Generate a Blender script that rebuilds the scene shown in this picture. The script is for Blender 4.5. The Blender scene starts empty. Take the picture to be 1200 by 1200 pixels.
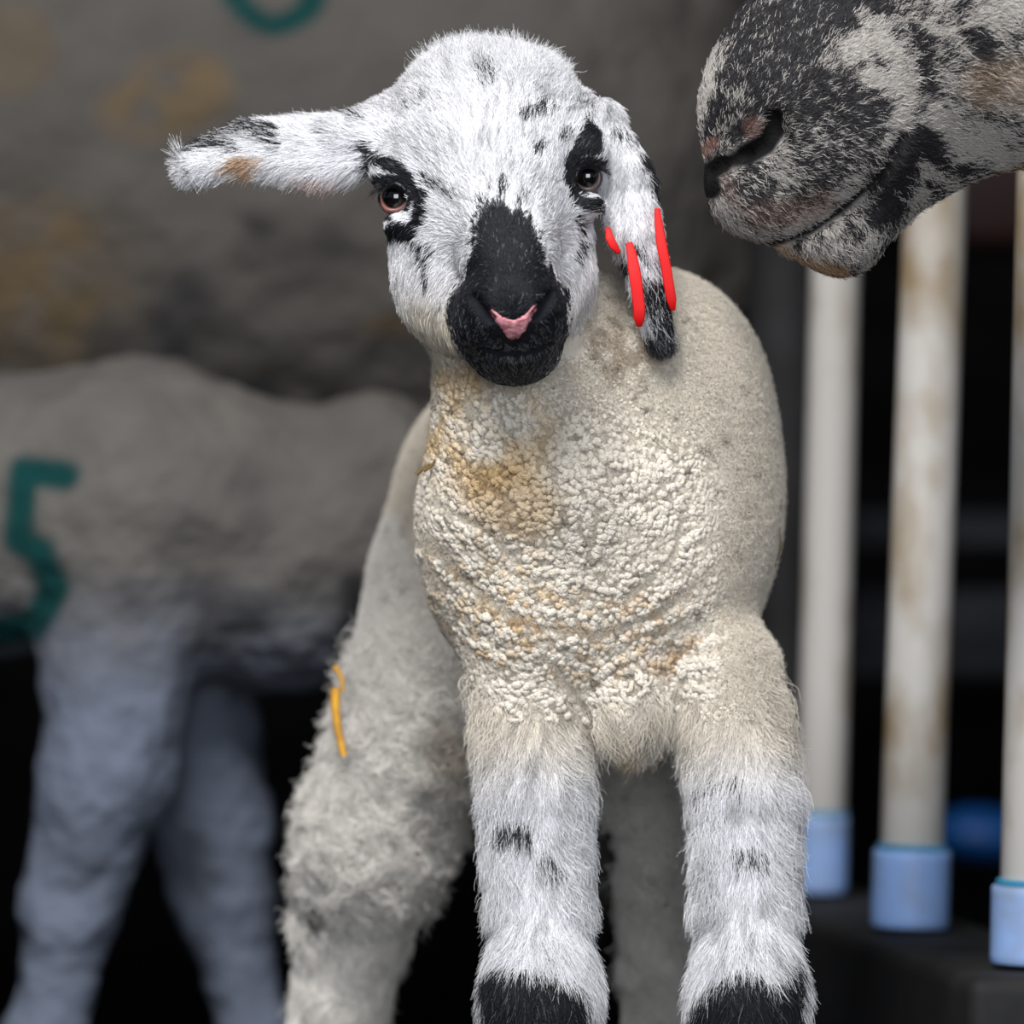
import bpy, math
import numpy as np

# ---------------------------------------------------------------- camera, world, lights, exposure
S = 0.00037          # metres per reference pixel at the lamb's face
CAM = 2.6            # camera distance
Z0 = 0.36            # camera height
scene = bpy.context.scene
cam_d = bpy.data.cameras.new('camera'); cam = bpy.data.objects.new('camera', cam_d)
scene.collection.objects.link(cam); scene.camera = cam
cam.location = (0, -CAM, Z0); cam.rotation_euler = (math.pi/2, 0, 0)
cam_d.sensor_width = 36; cam_d.lens = 36*CAM/(1200*S); cam_d.clip_start = 0.05; cam_d.clip_end = 60
cam_d.dof.use_dof = True; cam_d.dof.focus_distance = CAM-0.022; cam_d.dof.aperture_fstop = 5.8

world = bpy.data.worlds.new('sky'); scene.world = world; world.use_nodes = True
world.node_tree.nodes['Background'].inputs[0].default_value = (0.62, 0.72, 0.9, 1)
world.node_tree.nodes['Background'].inputs[1].default_value = 0.22

def area(name, loc, target, size, power, col, sy=None):
    l = bpy.data.lights.new(name, 'AREA'); l.shape = 'RECTANGLE'; l.size = size; l.size_y = sy or size
    l.energy = power; l.color = col
    o = bpy.data.objects.new(name, l); scene.collection.objects.link(o); o.location = loc
    d = np.array(target)-np.array(loc)
    from mathutils import Vector
    o.rotation_euler = Vector(d).to_track_quat('-Z', 'Y').to_euler()
    return o
area('daylight_from_open_side', (-0.35, -1.3, 1.95), (0.02, 0.05, 0.3), 0.9, 74, (1, 0.98, 0.955), 0.8)
area('fill_low_front', (0.35, -3.0, 0.55), (0, 0.4, 0.2), 1.5, 62, (0.90, 0.945, 1.0))  # added cool fill, set low to brighten the hind legs

scene.view_settings.view_transform = 'Standard'; scene.view_settings.look = 'None'
scene.view_settings.exposure = 0.0; scene.view_settings.gamma = 1.0; scene.view_settings.use_curve_mapping = False
scene.cycles.max_bounces = 6; scene.cycles.diffuse_bounces = 3; scene.cycles.transmission_bounces = 3
scene.cycles.transparent_max_bounces = 4

FUR = True
DENS = 1.0
rng = np.random.default_rng(7)

# ---------------------------------------------------------------- small maths
def K(d): return 1+np.asarray(d, float)*S/CAM
def P(X, Y, d):      # a spot of the lamb's plane (reference px) at depth d px -> local px units
    k = 1+d*S/CAM
    return np.array([(X-600)*k, d, (600-Y)*k])
def W(p):            # local px units -> metres
    p = np.asarray(p, float)
    return p*S+np.array([0, 0, Z0])
def unP(p):
    k = 1+p[:, 1]*S/CAM
    return p[:, 0]/k+600, 600-p[:, 2]/k, p[:, 1]
def lin(r, g, b):
    c = np.array([r, g, b], float)/255
    return np.where(c <= 0.04045, c/12.92, ((c+0.055)/1.055)**2.4)

def hashn(ix, iy, iz, seed):
    h = (ix.astype(np.int64)*374761393+iy.astype(np.int64)*668265263+iz.astype(np.int64)*2147483647+seed*144665) & 0xffffffff
    h = ((h ^ (h >> 13))*1274126177) & 0xffffffff
    h = (h ^ (h >> 16)) & 0xffffffff
    return h.astype(np.float64)/4294967295.0
def vnoise(p, scale, seed=0):        # value noise 0..1, p (N,3)
    q = p/scale; i = np.floor(q).astype(np.int64); f = q-i; f = f*f*(3-2*f)
    out = 0
    for dx in (0, 1):
        for dy in (0, 1):
            for dz in (0, 1):
                w = (f[:, 0] if dx else 1-f[:, 0])*(f[:, 1] if dy else 1-f[:, 1])*(f[:, 2] if dz else 1-f[:, 2])
                out = out+w*hashn(i[:, 0]+dx, i[:, 1]+dy, i[:, 2]+dz, seed)
    return out
def fbm(p, scale, seed=0, oc=3):
    a = 0; t = 0; w = 1.0
    for o in range(oc):
        a = a+w*vnoise(p, scale/(2**o), seed+o*17); t += w; w *= 0.55
    return a/t
def sstep(a, b, x):
    t = np.clip((x-a)/(b-a), 0, 1); return t*t*(3-2*t)
def norm(v): return v/np.maximum(np.linalg.norm(v, axis=-1, keepdims=True), 1e-9)

# ---------------------------------------------------------------- distance-field modelling
class Cone:          # capsule with two radii and optional squash
    def __init__(s, a, b, ra, rb, k=30, g='body', sub=False):
        s.a, s.b, s.ra, s.rb, s.k, s.g, s.sub = np.array(a, float), np.array(b, float), ra, rb, k, g, sub
        r = max(ra, rb); s.lo = np.minimum(s.a, s.b)-r; s.hi = np.maximum(s.a, s.b)+r
    def __call__(s, x, y, z):
        ab = s.b-s.a; L = ab@ab+1e-9
        t = np.clip(((x-s.a[0])*ab[0]+(y-s.a[1])*ab[1]+(z-s.a[2])*ab[2])/L, 0, 1)
        return np.sqrt((x-s.a[0]-t*ab[0])**2+(y-s.a[1]-t*ab[1])**2+(z-s.a[2]-t*ab[2])**2)-(s.ra+(s.rb-s.ra)*t)
class Ell:           # ellipsoid, rot = in-picture-plane rotation in degrees (anticlockwise)
    def __init__(s, c, r, k=30, g='body', rot=0, sub=False):
        s.c, s.r, s.k, s.g, s.sub = np.array(c, float), np.array(r, float), k, g, sub
        s.co, s.si = math.cos(math.radians(rot)), math.sin(math.radians(rot))
        m = max(r) if rot else np.array(r); s.lo = s.c-m; s.hi = s.c+m
    def __call__(s, x, y, z):
        dx, dz = x-s.c[0], z-s.c[2]
        u = (dx*s.co+dz*s.si)/s.r[0]; v = (y-s.c[1])/s.r[1]; w = (-dx*s.si+dz*s.co)/s.r[2]
        k0 = np.sqrt(u*u+v*v+w*w); k1 = np.sqrt((u/s.r[0])**2+(v/s.r[1])**2+(w/s.r[2])**2)+1e-9
        return k0*(k0-1)/k1
class Blade:         # an ear: leaf bent along a polyline, cupped
    def __init__(s, pts, wid, normal, th=7, cup=0.0, k=14, g='ear'):
        s.p = [np.array(p, float) for p in pts]; s.w = wid; s.n = norm(np.array(normal, float)); s.th = th; s.cup = cup; s.k = k; s.g = g; s.sub = False
        a = np.array(s.p); m = max(wid)+10; s.lo = a.min(0)-m; s.hi = a.max(0)+m
    def __call__(s, x, y, z):
        best = None
        for i in range(len(s.p)-1):
            a, b = s.p[i], s.p[i+1]; ab = b-a; L = ab@ab
            t = np.clip(((x-a[0])*ab[0]+(y-a[1])*ab[1]+(z-a[2])*ab[2])/L, 0, 1)
            e = norm(ab); side = norm(np.cross(e, s.n)); nn = np.cross(side, e)
            dx, dy, dz = x-a[0]-t*ab[0], y-a[1]-t*ab[1], z-a[2]-t*ab[2]
            u = dx*e[0]+dy*e[1]+dz*e[2]; v = dx*side[0]+dy*side[1]+dz*side[2]; n = dx*nn[0]+dy*nn[1]+dz*nn[2]
            w = s.w[i]+(s.w[i+1]-s.w[i])*t
            n = n-s.cup*v*v/np.maximum(w, 8)
            vv = np.maximum(np.abs(v)-(w-s.th), 0)
            d = np.sqrt(vv*vv+n*n+u*u)-s.th
            best = d if best is None else np.minimum(best, d)
        return best

def axis(segs):      # list of (start, end, step)
    out = []
    for a, b, st in segs: out += list(np.arange(a, b, st))
    return np.array(out+[segs[-1][1]], float)
def field(prims, ax):
    X, Y, Z = ax
    F = np.full((len(X), len(Y), len(Z)), 1e3, np.float32)
    for p in prims:
        m = p.k*1.3+16
        sl = tuple(slice(max(np.searchsorted(a, l-m)-1, 0), np.searchsorted(a, h+m)+1) for a, l, h in zip(ax, p.lo, p.hi))
        if any(len(a[q]) == 0 for a, q in zip(ax, sl)): continue
        x = X[sl[0]][:, None, None]; y = Y[sl[1]][None, :, None]; z = Z[sl[2]][None, None, :]
        d = p(x, y, z).astype(np.float32); f = F[sl]
        if p.sub:
            h = np.maximum(p.k-np.abs(f+d), 0)/p.k; F[sl] = np.maximum(f, -d)+h*h*p.k*0.25
        else:
            h = np.maximum(p.k-np.abs(f-d), 0)/p.k; F[sl] = np.minimum(f, d)-h*h*p.k*0.25
    return F
def nets(F, ax):     # surface nets on a rectilinear grid
    s = F < 0
    cnt = np.zeros(tuple(n-1 for n in F.shape), np.int8)
    for i in (0, 1):
        for j in (0, 1):
            for k in (0, 1):
                cnt += s[i:F.shape[0]-1+i, j:F.shape[1]-1+j, k:F.shape[2]-1+k]
    ci = np.argwhere((cnt > 0) & (cnt < 8))
    idx = np.full(cnt.shape, -1, np.int32); idx[tuple(ci.T)] = np.arange(len(ci))
    acc = np.zeros((len(ci), 3)); num = np.zeros(len(ci))
    co = [(i, j, k) for i in (0, 1) for j in (0, 1) for k in (0, 1)]
    for a in co:
        for b in co:
            if sum(b)-sum(a) == 1 and all(q >= p for p, q in zip(a, b)):
                A = ci+a; B = ci+b
                fa = F[tuple(A.T)]; fb = F[tuple(B.T)]
                m = (fa < 0) != (fb < 0)
                t = np.where(m, fa/np.where(m, fa-fb, 1), 0)[:, None]
                pa = np.stack([ax[q][A[:, q]] for q in range(3)], 1); pb = np.stack([ax[q][B[:, q]] for q in range(3)], 1)
                acc += np.where(m[:, None], pa+(pb-pa)*t, 0); num += m
    V = acc/num[:, None]
    Q = []
    for axn in range(3):
        sl0 = [slice(None)]*3; sl1 = [slice(None)]*3
        sl0[axn] = slice(0, -1); sl1[axn] = slice(1, None)
        e = np.argwhere(s[tuple(sl0)] != s[tuple(sl1)])
        o1, o2 = [q for q in range(3) if q != axn]
        e = e[(e[:, o1] > 0) & (e[:, o2] > 0) & (e[:, o1] < F.shape[o1]-1) & (e[:, o2] < F.shape[o2]-1)]
        def c(a, b):
            q = e.copy(); q[:, o1] -= a; q[:, o2] -= b; return idx[tuple(q.T)]
        q = np.stack([c(0, 0), c(1, 0), c(1, 1), c(0, 1)], 1)
        flip = s[tuple(e.T)] ^ (axn == 1)
        q[flip] = q[flip][:, ::-1]
        Q.append(q)
    Q = np.concatenate(Q)
    return V, Q[:, ::-1]
def hit(prims, X, Y, d0=-400, d1=1400):       # depth at which the sight line through (X,Y) meets the form
    d = np.arange(d0, d1, 2.0); k = 1+d*S/CAM
    x, z = (X-600)*k, (600-Y)*k
    f = np.full(len(d), 1e3)
    for p in prims:
        g = p(x, d, z)
        if p.sub: h = np.maximum(p.k-np.abs(f+g), 0)/p.k; f = np.maximum(f, -g)+h*h*p.k*.25
        else: h = np.maximum(p.k-np.abs(f-g), 0)/p.k; f = np.minimum(f, g)-h*h*p.k*.25
    i = np.argmax(f < 0)
    return float(d[i]) if f[i] < 0 else 0.0
def groups(prims, V):
    best = np.full(len(V), 1e9); lab = np.empty(len(V), object); lab[:] = 'body'
    for p in prims:
        if p.sub: continue
        d = p(V[:, 0], V[:, 1], V[:, 2]); m = d < best; best[m] = d[m]; lab[m] = p.g
    return lab.astype(str)

# ---------------------------------------------------------------- blender output
def link(o, parent=None):
    scene.collection.objects.link(o)
    if parent: o.parent = parent
    return o
def mesh(name, V, Fc, mat, parent=None, col=None, smooth=True):
    me = bpy.data.meshes.new(name)
    V = np.ascontiguousarray(V, np.float32); Fc = np.asarray(Fc)
    n = Fc.shape[1]
    me.vertices.add(len(V)); me.vertices.foreach_set('co', V.ravel())
    me.loops.add(Fc.size); me.loops.foreach_set('vertex_index', Fc.ravel().astype(np.int32))
    me.polygons.add(len(Fc)); me.polygons.foreach_set('loop_start', (np.arange(len(Fc))*n).astype(np.int32))
    me.update(calc_edges=True); me.validate()
    if smooth: me.polygons.foreach_set('use_smooth', np.ones(len(me.polygons), bool))
    if col is not None:
        a = me.color_attributes.new('coat', 'FLOAT_COLOR', 'POINT')
        a.data.foreach_set('color', np.concatenate([col, np.ones((len(col), 1))], 1).astype(np.float32).ravel())
    if mat: me.materials.append(mat)
    return link(bpy.data.objects.new(name, me), parent)
def thing(name, label, cat, loc=(0, 0, 0), group=None):
    o = link(bpy.data.objects.new(name, None)); o.location = loc; o['label'] = label; o['category'] = cat
    o.empty_display_size = 0.05
    if group: o['group'] = group
    return o
def hair(name, pts, radius, col, mat, parent, taper=0.25):      # pts (N,M,3) metres
    N, M, _ = pts.shape
    cv = bpy.data.hair_curves.new(name); cv.add_curves([M]*N)
    cv.points.foreach_set('position', np.ascontiguousarray(pts, np.float32).ravel())
    t = np.linspace(0, 1, M)[None, :]
    r = np.asarray(radius).reshape(-1, 1)*(1-(1-taper)*t**1.5)*np.ones((N, 1))
    a = cv.attributes.new('radius', 'FLOAT', 'POINT'); a.data.foreach_set('value', r.astype(np.float32).ravel())
    c = cv.attributes.new('coat', 'FLOAT_COLOR', 'CURVE')
    c.data.foreach_set('color', np.concatenate([col, np.ones((N, 1))], 1).astype(np.float32).ravel())
    cv.materials.append(mat)
    return link(bpy.data.objects.new(name, cv), parent)
def shift(o, parent):        # children are modelled in world space; parent empties sit at the thing's base
    o.matrix_parent_inverse = parent.matrix_world.inverted()

def nodemat(name):
    m = bpy.data.materials.new(name); m.use_nodes = True; nt = m.node_tree
    return m, nt, nt.nodes['Principled BSDF'], nt.nodes.new, nt.links.new
def coat_mat(name, rough=0.9, bump=0.0, bscale=300, ntint=0.25, nscale=60, vor=0.0, vscale=200):
    m, nt, b, N, L = nodemat(name)
    at = N('ShaderNodeAttribute'); at.attribute_name = 'coat'
    tc = N('ShaderNodeTexCoord'); nz = N('ShaderNodeTexNoise'); nz.inputs['Scale'].default_value = nscale; nz.inputs['Detail'].default_value = 5
    L(tc.outputs['Object'], nz.inputs['Vector'])
    mr = N('ShaderNodeMapRange'); mr.inputs[3].default_value = 1-ntint; mr.inputs[4].default_value = 1+ntint; L(nz.outputs[0], mr.inputs[0])
    mx = N('ShaderNodeVectorMath'); mx.operation = 'SCALE'; L(at.outputs['Color'], mx.inputs[0]); L(mr.outputs[0], mx.inputs['Scale'])
    L(mx.outputs[0], b.inputs['Base Color']); b.inputs['Roughness'].default_value = rough; b.inputs['Specular IOR Level'].default_value = 0.15
    if bump:
        n2 = N('ShaderNodeTexNoise'); n2.inputs['Scale'].default_value = bscale; n2.inputs['Detail'].default_value = 4
        L(tc.outputs['Object'], n2.inputs['Vector'])
        h = n2.outputs[0]
        if vor:
            v = N('ShaderNodeTexVoronoi'); v.inputs['Scale'].default_value = vscale; L(tc.outputs['Object'], v.inputs['Vector'])
            ma = N('ShaderNodeMath'); ma.operation = 'MULTIPLY_ADD'; ma.inputs[1].default_value = -vor
            L(v.outputs['Distance'], ma.inputs[0]); L(n2.outputs[0], ma.inputs[2]); h = ma.outputs[0]
        bp = N('ShaderNodeBump'); bp.inputs['Strength'].default_value = bump; bp.inputs['Distance'].default_value = 0.003
        L(h, bp.inputs['Height']); L(bp.outputs[0], b.inputs['Normal'])
    return m
def fur_mat(name, rough=0.5, trans=0.2, spec=0.35):
    m, nt, b, N, L = nodemat(name)
    at = N('ShaderNodeAttribute'); at.attribute_name = 'coat'
    hi = N('ShaderNodeHairInfo'); mr = N('ShaderNodeMapRange'); mr.inputs[3].default_value = 0.76; mr.inputs[4].default_value = 1.12
    L(hi.outputs['Random'], mr.inputs[0])
    mx = N('ShaderNodeVectorMath'); mx.operation = 'SCALE'; L(at.outputs['Color'], mx.inputs[0]); L(mr.outputs[0], mx.inputs['Scale'])
    L(mx.outputs[0], b.inputs['Base Color']); b.inputs['Roughness'].default_value = rough; b.inputs['Specular IOR Level'].default_value = spec
    t = N('ShaderNodeBsdfTranslucent'); L(mx.outputs[0], t.inputs[0])
    ms = N('ShaderNodeMixShader'); ms.inputs[0].default_value = trans
    L(b.outputs[0], ms.inputs[1]); L(t.outputs[0], ms.inputs[2]); L(ms.outputs[0], nt.nodes['Material Output'].inputs[0])
    return m
def plain(name, rgb, rough=0.6, spec=0.4, nscale=30, namt=0.15, bump=0.0, coat=0.0, rgb2=None, stops=(0.35, 0.7), detail=4, scl=(1, 1, 1)):
    m, nt, b, N, L = nodemat(name)
    tc = N('ShaderNodeTexCoord'); mp = N('ShaderNodeMapping'); mp.inputs['Scale'].default_value = scl; L(tc.outputs['Object'], mp.inputs[0])
    nz = N('ShaderNodeTexNoise'); nz.inputs['Scale'].default_value = nscale; nz.inputs['Detail'].default_value = detail
    L(mp.outputs[0], nz.inputs['Vector'])
    cr = N('ShaderNodeValToRGB'); L(nz.outputs[0], cr.inputs[0])
    a = np.array(rgb); c2 = np.array(rgb2) if rgb2 is not None else a*(1-namt*2)
    cr.color_ramp.elements[0].position = stops[0]; cr.color_ramp.elements[1].position = stops[1]
    cr.color_ramp.elements[0].color = (*c2, 1); cr.color_ramp.elements[1].color = (*a, 1)
    L(cr.outputs[0], b.inputs['Base Color']); b.inputs['Roughness'].default_value = rough; b.inputs['Specular IOR Level'].default_value = spec
    b.inputs['Coat Weight'].default_value = coat
    if bump:
        bp = N('ShaderNodeBump'); bp.inputs['Strength'].default_value = bump; bp.inputs['Distance'].default_value = 0.004
        L(nz.outputs[0], bp.inputs['Height']); L(bp.outputs[0], b.inputs['Normal'])
    return m

def segd(X, Y, a, b):
    ax, ay = a; bx, by = b; t = np.clip(((X-ax)*(bx-ax)+(Y-ay)*(by-ay))/((bx-ax)**2+(by-ay)**2+1e-9), 0, 1)
    return np.hypot(X-ax-t*(bx-ax), Y-ay-t*(by-ay))
def polyd(X, Y, pts):          # signed distance to a polygon, negative inside
    d = np.full(len(X), 1e9); ins = np.zeros(len(X), bool)
    for i in range(len(pts)):
        a, b = pts[i], pts[(i+1) % len(pts)]
        d = np.minimum(d, segd(X, Y, a, b))
        c = ((a[1] > Y) != (b[1] > Y)) & (X < (b[0]-a[0])*(Y-a[1])/((b[1]-a[1]) if b[1] != a[1] else 1e-9)+a[0]); ins ^= c
    return np.where(ins, -d, d)
def stroke(X, Y, pts, w, soft=5):      # 1 on the stroke, fading out over soft px
    d = np.full(len(X), 1e9)
    for a, b in zip(pts[:-1], pts[1:]): d = np.minimum(d, segd(X, Y, a, b))
    return 1-sstep(w-soft*.5, w+soft, d)
def blob(X, Y, cx, cy, rx, ry, rot=0):
    c, s = math.cos(math.radians(rot)), math.sin(math.radians(rot)); u = ((X-cx)*c-(Y-cy)*s)/rx; v = ((X-cx)*s+(Y-cy)*c)/ry
    return 1-sstep(0.6, 1.25, np.hypot(u, v))

#==STRUCTURE==
# ---------------------------------------------------------------- the barn
def box(name, lo, hi, mat, parent=None, bevel=0.0):
    lo = np.array(lo, float); hi = np.array(hi, float)
    V = np.array([[(lo, hi)[i][0], (lo, hi)[j][1], (lo, hi)[k][2]] for i in (0, 1) for j in (0, 1) for k in (0, 1)])
    Fq = [(0, 1, 3, 2), (4, 6, 7, 5), (0, 4, 5, 1), (2, 3, 7, 6), (0, 2, 6, 4), (1, 5, 7, 3)]
    o = mesh(name, V, Fq, mat, parent, smooth=False)
    if bevel:
        b = o.modifiers.new('b', 'BEVEL'); b.width = bevel; b.segments = 3
    return o
m_floor = plain('straw_bedding', lin(46, 38, 26), 0.95, 0.1, 35, rgb2=lin(16, 14, 12), bump=0.8, detail=8)
m_wall = plain('dark_boards', lin(26, 26, 29), 0.9, 0.1, 6, rgb2=lin(10, 10, 11), bump=0.3, scl=(1, 1, 6))
m_rub = plain('dark_rubber', lin(38, 38, 40), 0.75, 0.25, 14, rgb2=lin(16, 16, 17), bump=0.3)
fl = box('floor', (-5, -4, -0.1), (5, 4.2, 0), m_floor); fl['kind'] = 'structure'
wb = box('wall_back', (-5, 2.4, 0), (5, 2.5, 2.6), m_wall); wb['kind'] = 'structure'
wr = box('wall_right', (2.6, -0.2, 0), (2.7, 2.4, 2.6), m_wall); wr['kind'] = 'structure'
cl = box('ceiling', (-5, 0.25, 2.6), (5, 2.5, 2.68), m_wall); cl['kind'] = 'structure'
#==LAMB==
# ---------------------------------------------------------------- the standing lamb
Zf = -Z0/S          # floor height in px units
def rr(r, d): return r*(1+d*S/CAM)
def C(x1, y1, d1, r1, x2, y2, d2, r2, k=30, g='body', sub=False):
    return Cone(P(x1, y1, d1), P(x2, y2, d2), rr(r1, d1), rr(r2, d2), k, g, sub)
def E_(x, y, d, rx, ry, rz, k=30, g='body', rot=0, sub=False):      # rx across, ry up-down, rz in depth
    return Ell(P(x, y, d), (rx, rz, ry), k, g, rot, sub)
def ground(x, d, z): return np.array([x, d, Zf+z])
lamb = []
# torso and neck
lamb += [E_(706, 640, 170, 192, 200, 165), E_(768, 505, 210, 137, 190, 170, 60), E_(600, 640, 160, 98, 130, 120, 60),
         C(598, 395, 70, 88, 640, 560, 110, 135, 60), C(660, 400, 110, 80, 740, 480, 170, 110, 60),
         C(715, 600, 280, 175, 632, 590, 600, 158, 80), E_(622, 620, 610, 146, 180, 160, 60),
         E_(736, 822, 78, 44, 58, 55, 40), E_(650, 720, 90, 90, 90, 80, 50)]
# front legs
for X0, X1, X2, Xk, q in ((622, 628, 632, 634, -1), (846, 874, 874, 876, 1)):
    lamb += [C(X0+2*q, 790, 110, 62, X1, 930, 60, 50, 46, 'legf'), C(X1, 930, 60, 50, X2, 1050, 45, 47, 6, 'legf'),
             C(X2, 1050, 45, 47, Xk, 1160, 25, 62, 6, 'legf'), E_(Xk, 1180, 18, 68, 100, 66, 20, 'legf')]
    kx = (Xk-600)
    a = P(Xk, 1245, 30)
    lamb += [Cone(a, ground(kx+2*q, 50, 150), 54, 40, 30, 'legf'), Cone(ground(kx+2*q, 50, 150), ground(kx+4*q, 30, 70), 44, 38, 20, 'legf'),
             Cone(ground(kx-14+4*q, 10, 30), ground(kx-12+4*q, 40, 60), 26, 24, 10, 'hoof'), Cone(ground(kx+16+4*q, 10, 30), ground(kx+14+4*q, 40, 60), 26, 24, 10, 'hoof')]
# hind legs
lamb += [C(545, 700, 560, 112, 478, 880, 520, 80, 60, 'legh'), C(478, 880, 520, 80, 410, 1100, 610, 62, 10, 'legh'), E_(434, 985, 530, 74, 90, 85, 40, 'legh'),
         C(410, 1100, 610, 62, 390, 1230, 660, 52, 10, 'legh'),
         C(700, 750, 560, 100, 790, 950, 520, 52, 60, 'legh'), C(790, 950, 520, 46, 765, 1130, 600, 36, 10, 'legh'), C(765, 1130, 600, 36, 770, 1230, 650, 34, 10, 'legh')]
for X, Y in ((390, 1230), (770, 1230)):
    a = P(X, Y, 655); gx = a[0]
    lamb += [Cone(a, ground(gx, 620, 120), 44, 34, 30, 'legh'), Cone(ground(gx, 620, 120), ground(gx, 600, 66), 36, 36, 20, 'legh'),
             Cone(ground(gx-14, 585, 28), ground(gx-12, 610, 55), 25, 23, 10, 'hoof'), Cone(ground(gx+14, 585, 28), ground(gx+12, 610, 55), 25, 23, 10, 'hoof')]
# tail
lamb += [C(610, 520, 770, 34, 610, 760, 800, 22, 30, 'legh')]
# head
H = 'head'
lamb += [E_(572, 168, 40, 124, 106, 125, 30, H), E_(574, 268, 20, 116, 98, 110, 46, H),
         E_(540, 330, 20, 72, 75, 80, 40, H), E_(618, 316, 20, 66, 78, 80, 40, H),
         C(588, 190, -52, 62, 597, 300, -105, 48, 40, H), C(597, 300, -105, 46, 599, 352, -150, 44, 30, H),
         E_(572, 372, -118, 42, 44, 55, 24, H), E_(627, 368, -118, 40, 44, 55, 24, H), E_(600, 350, -150, 46, 36, 40, 20, H),
         E_(604, 408, -92, 46, 36, 58, 18, H), C(528, 340, 0, 52, 590, 405, -70, 38, 30, H), C(642, 328, 0, 44, 618, 402, -70, 35, 30, H),
         E_(470, 198, -8, 36, 26, 40, 20, H, 20), E_(680, 176, -12, 32, 28, 36, 20, H, -20),
         E_(476, 262, -12, 24, 14, 26, 14, H), E_(684, 240, -16, 22, 14, 24, 14, H)]
# ears
lamb += [Blade([P(452, 156, 60), P(385, 162, 40), P(300, 163, 25), P(226, 187, 15)], [46, 52, 38, 22], (0.05, -0.72, 0.68), 8, -0.34, 16, 'earl'),
         C(455, 160, 60, 44, 405, 165, 50, 28, 24, 'earl'),
         Blade([P(706, 168, 50), P(736, 212, 20), P(748, 270, 5), P(762, 330, 5), P(774, 398, 15)], [28, 33, 30, 22, 14], (0.30, -0.95, 0.15), 9, -0.3, 14, 'earr'),
         C(694, 152, 55, 38, 730, 192, 35, 22, 24, 'earr')]
EYES = [(463, 231, 21), (688, 207, 19)]
eyes_pos = []
for X, Y, r in EYES:
    d = hit(lamb, X, Y)
    lamb.append(Ell(P(X, Y, d+1), (r*0.74, 24, r*0.84), 7, H, 0, True))
    eyes_pos.append((X, Y, d, r))
# nostrils: slanted commas either side of the nose leather; mouth line
for pts, r in (([(574, 372), (562, 358), (556, 350)], 6.5), ([(628, 369), (640, 352), (646, 344)], 6.5), ([(566, 408), (585, 413), (604, 414), (625, 411), (644, 402)], 3.6), ([(604, 396), (604, 413)], 2.5)):
    q = [P(x, y, hit(lamb, x, y)+1) for x, y in pts]
    for a, b in zip(q[:-1], q[1:]): lamb.append(Cone(a, b, r, r, 5, H, True))

ax = (axis([(-430, -190, 6), (-190, 130, 3.0), (130, 380, 5)]), axis([(-215, 80, 3.5), (80, 300, 5), (300, 1120, 8)]),
      axis([(Zf, -640, 8), (-640, 120, 5.5), (120, 590, 3.0)]))
F = field(lamb, ax)
LV, LF = nets(F, ax)
print('lamb verts', len(LV))
F = None

NOSEPOLY = [(562, 246), (574, 228), (588, 236), (604, 244), (622, 256), (634, 280), (638, 300), (652, 322), (668, 343), (669, 392), (654, 428), (636, 452), (606, 464), (576, 456), (552, 436), (534, 408), (522, 368), (522, 350), (544, 322), (549, 290), (554, 262)]
LKNEE = [(572, 1122), (600, 1128), (640, 1132), (676, 1150), (688, 1200), (688, 1330), (570, 1330), (568, 1160)]
RKNEE = [(868, 1128), (905, 1145), (930, 1108), (938, 1150), (930, 1330), (800, 1330), (806, 1185), (832, 1150)]
STROKES = [([(430, 172), (436, 195)], 4, .85), ([(442, 186), (470, 200), (486, 222), (496, 240)], 7, .95), ([(497, 232), (496, 256)], 7, .95), ([(440, 218), (448, 212), (478, 212)], 4, .9),
           ([(456, 268), (486, 268)], 8, .97), ([(492, 288), (500, 300), (503, 325)], 4, .6), ([(500, 212), (530, 232)], 5, .45), ([(486, 280), (505, 290)], 6, .5),
           ([(692, 150), (682, 172), (672, 192)], 9, .97), ([(696, 152), (694, 176)], 9, .9), ([(668, 190), (666, 212), (672, 232)], 6, .9), ([(674, 188), (704, 196)], 5, .9), ([(676, 238), (692, 242), (702, 236)], 6, .9),
           ([(676, 258), (682, 280), (676, 298)], 5, .55), ([(658, 168), (664, 160)], 4, .6), ([(629, 180), (633, 176)], 5, .7), ([(566, 92), (574, 104)], 7, .5), ([(615, 140), (640, 132)], 8, .5),
           ([(500, 118), (480, 126)], 7, .35), ([(676, 120), (690, 124)], 8, .35), ([(560, 262), (566, 236)], 5, .6), ([(584, 240), (590, 216)], 5, .5), ([(606, 245), (612, 232)], 4, .5),
           ([(250, 162), (290, 150), (328, 156)], 8, .66), ([(225, 172), (262, 168), (285, 172)], 5, .6), ([(232, 212), (256, 222)], 5, .8), ([(215, 178), (240, 168)], 5, .5), ([(198, 184), (208, 196), (222, 208)], 6, .85), ([(222, 208), (240, 216), (256, 216)], 4, .8), ([(405, 118), (425, 140)], 6, .55), ([(318, 166), (330, 170)], 4, .6), ([(390, 150), (395, 180)], 8, .2),
           ([(750, 176), (762, 195), (768, 222)], 5, .85), ([(728, 150), (748, 165)], 10, .4), ([(712, 288), (722, 298), (734, 304)], 7, .85), ([(745, 275), (750, 292), (760, 300)], 5, .5), ([(762, 330), (772, 362), (776, 405)], 14, .72), ([(764, 390), (768, 412), (784, 405)], 8, .95),
           ([(598, 960), (618, 966)], 7, .85), ([(636, 995), (648, 1006)], 6, .6), ([(868, 988), (886, 993)], 6, .75), ([(832, 910), (846, 912)], 7, .4), ([(862, 906), (866, 912)], 6, .4), ([(636, 1098), (640, 1112)], 3, .3),
           ([(346, 1040), (372, 1052), (372, 1075)], 7, .5), ([(340, 1090), (358, 1105)], 9, .3)]
WHITE = lin(232, 232, 236); CREAM = lin(226, 218, 205); BLACK = lin(26, 27, 33); GREYH = lin(120, 120, 124)
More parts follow.
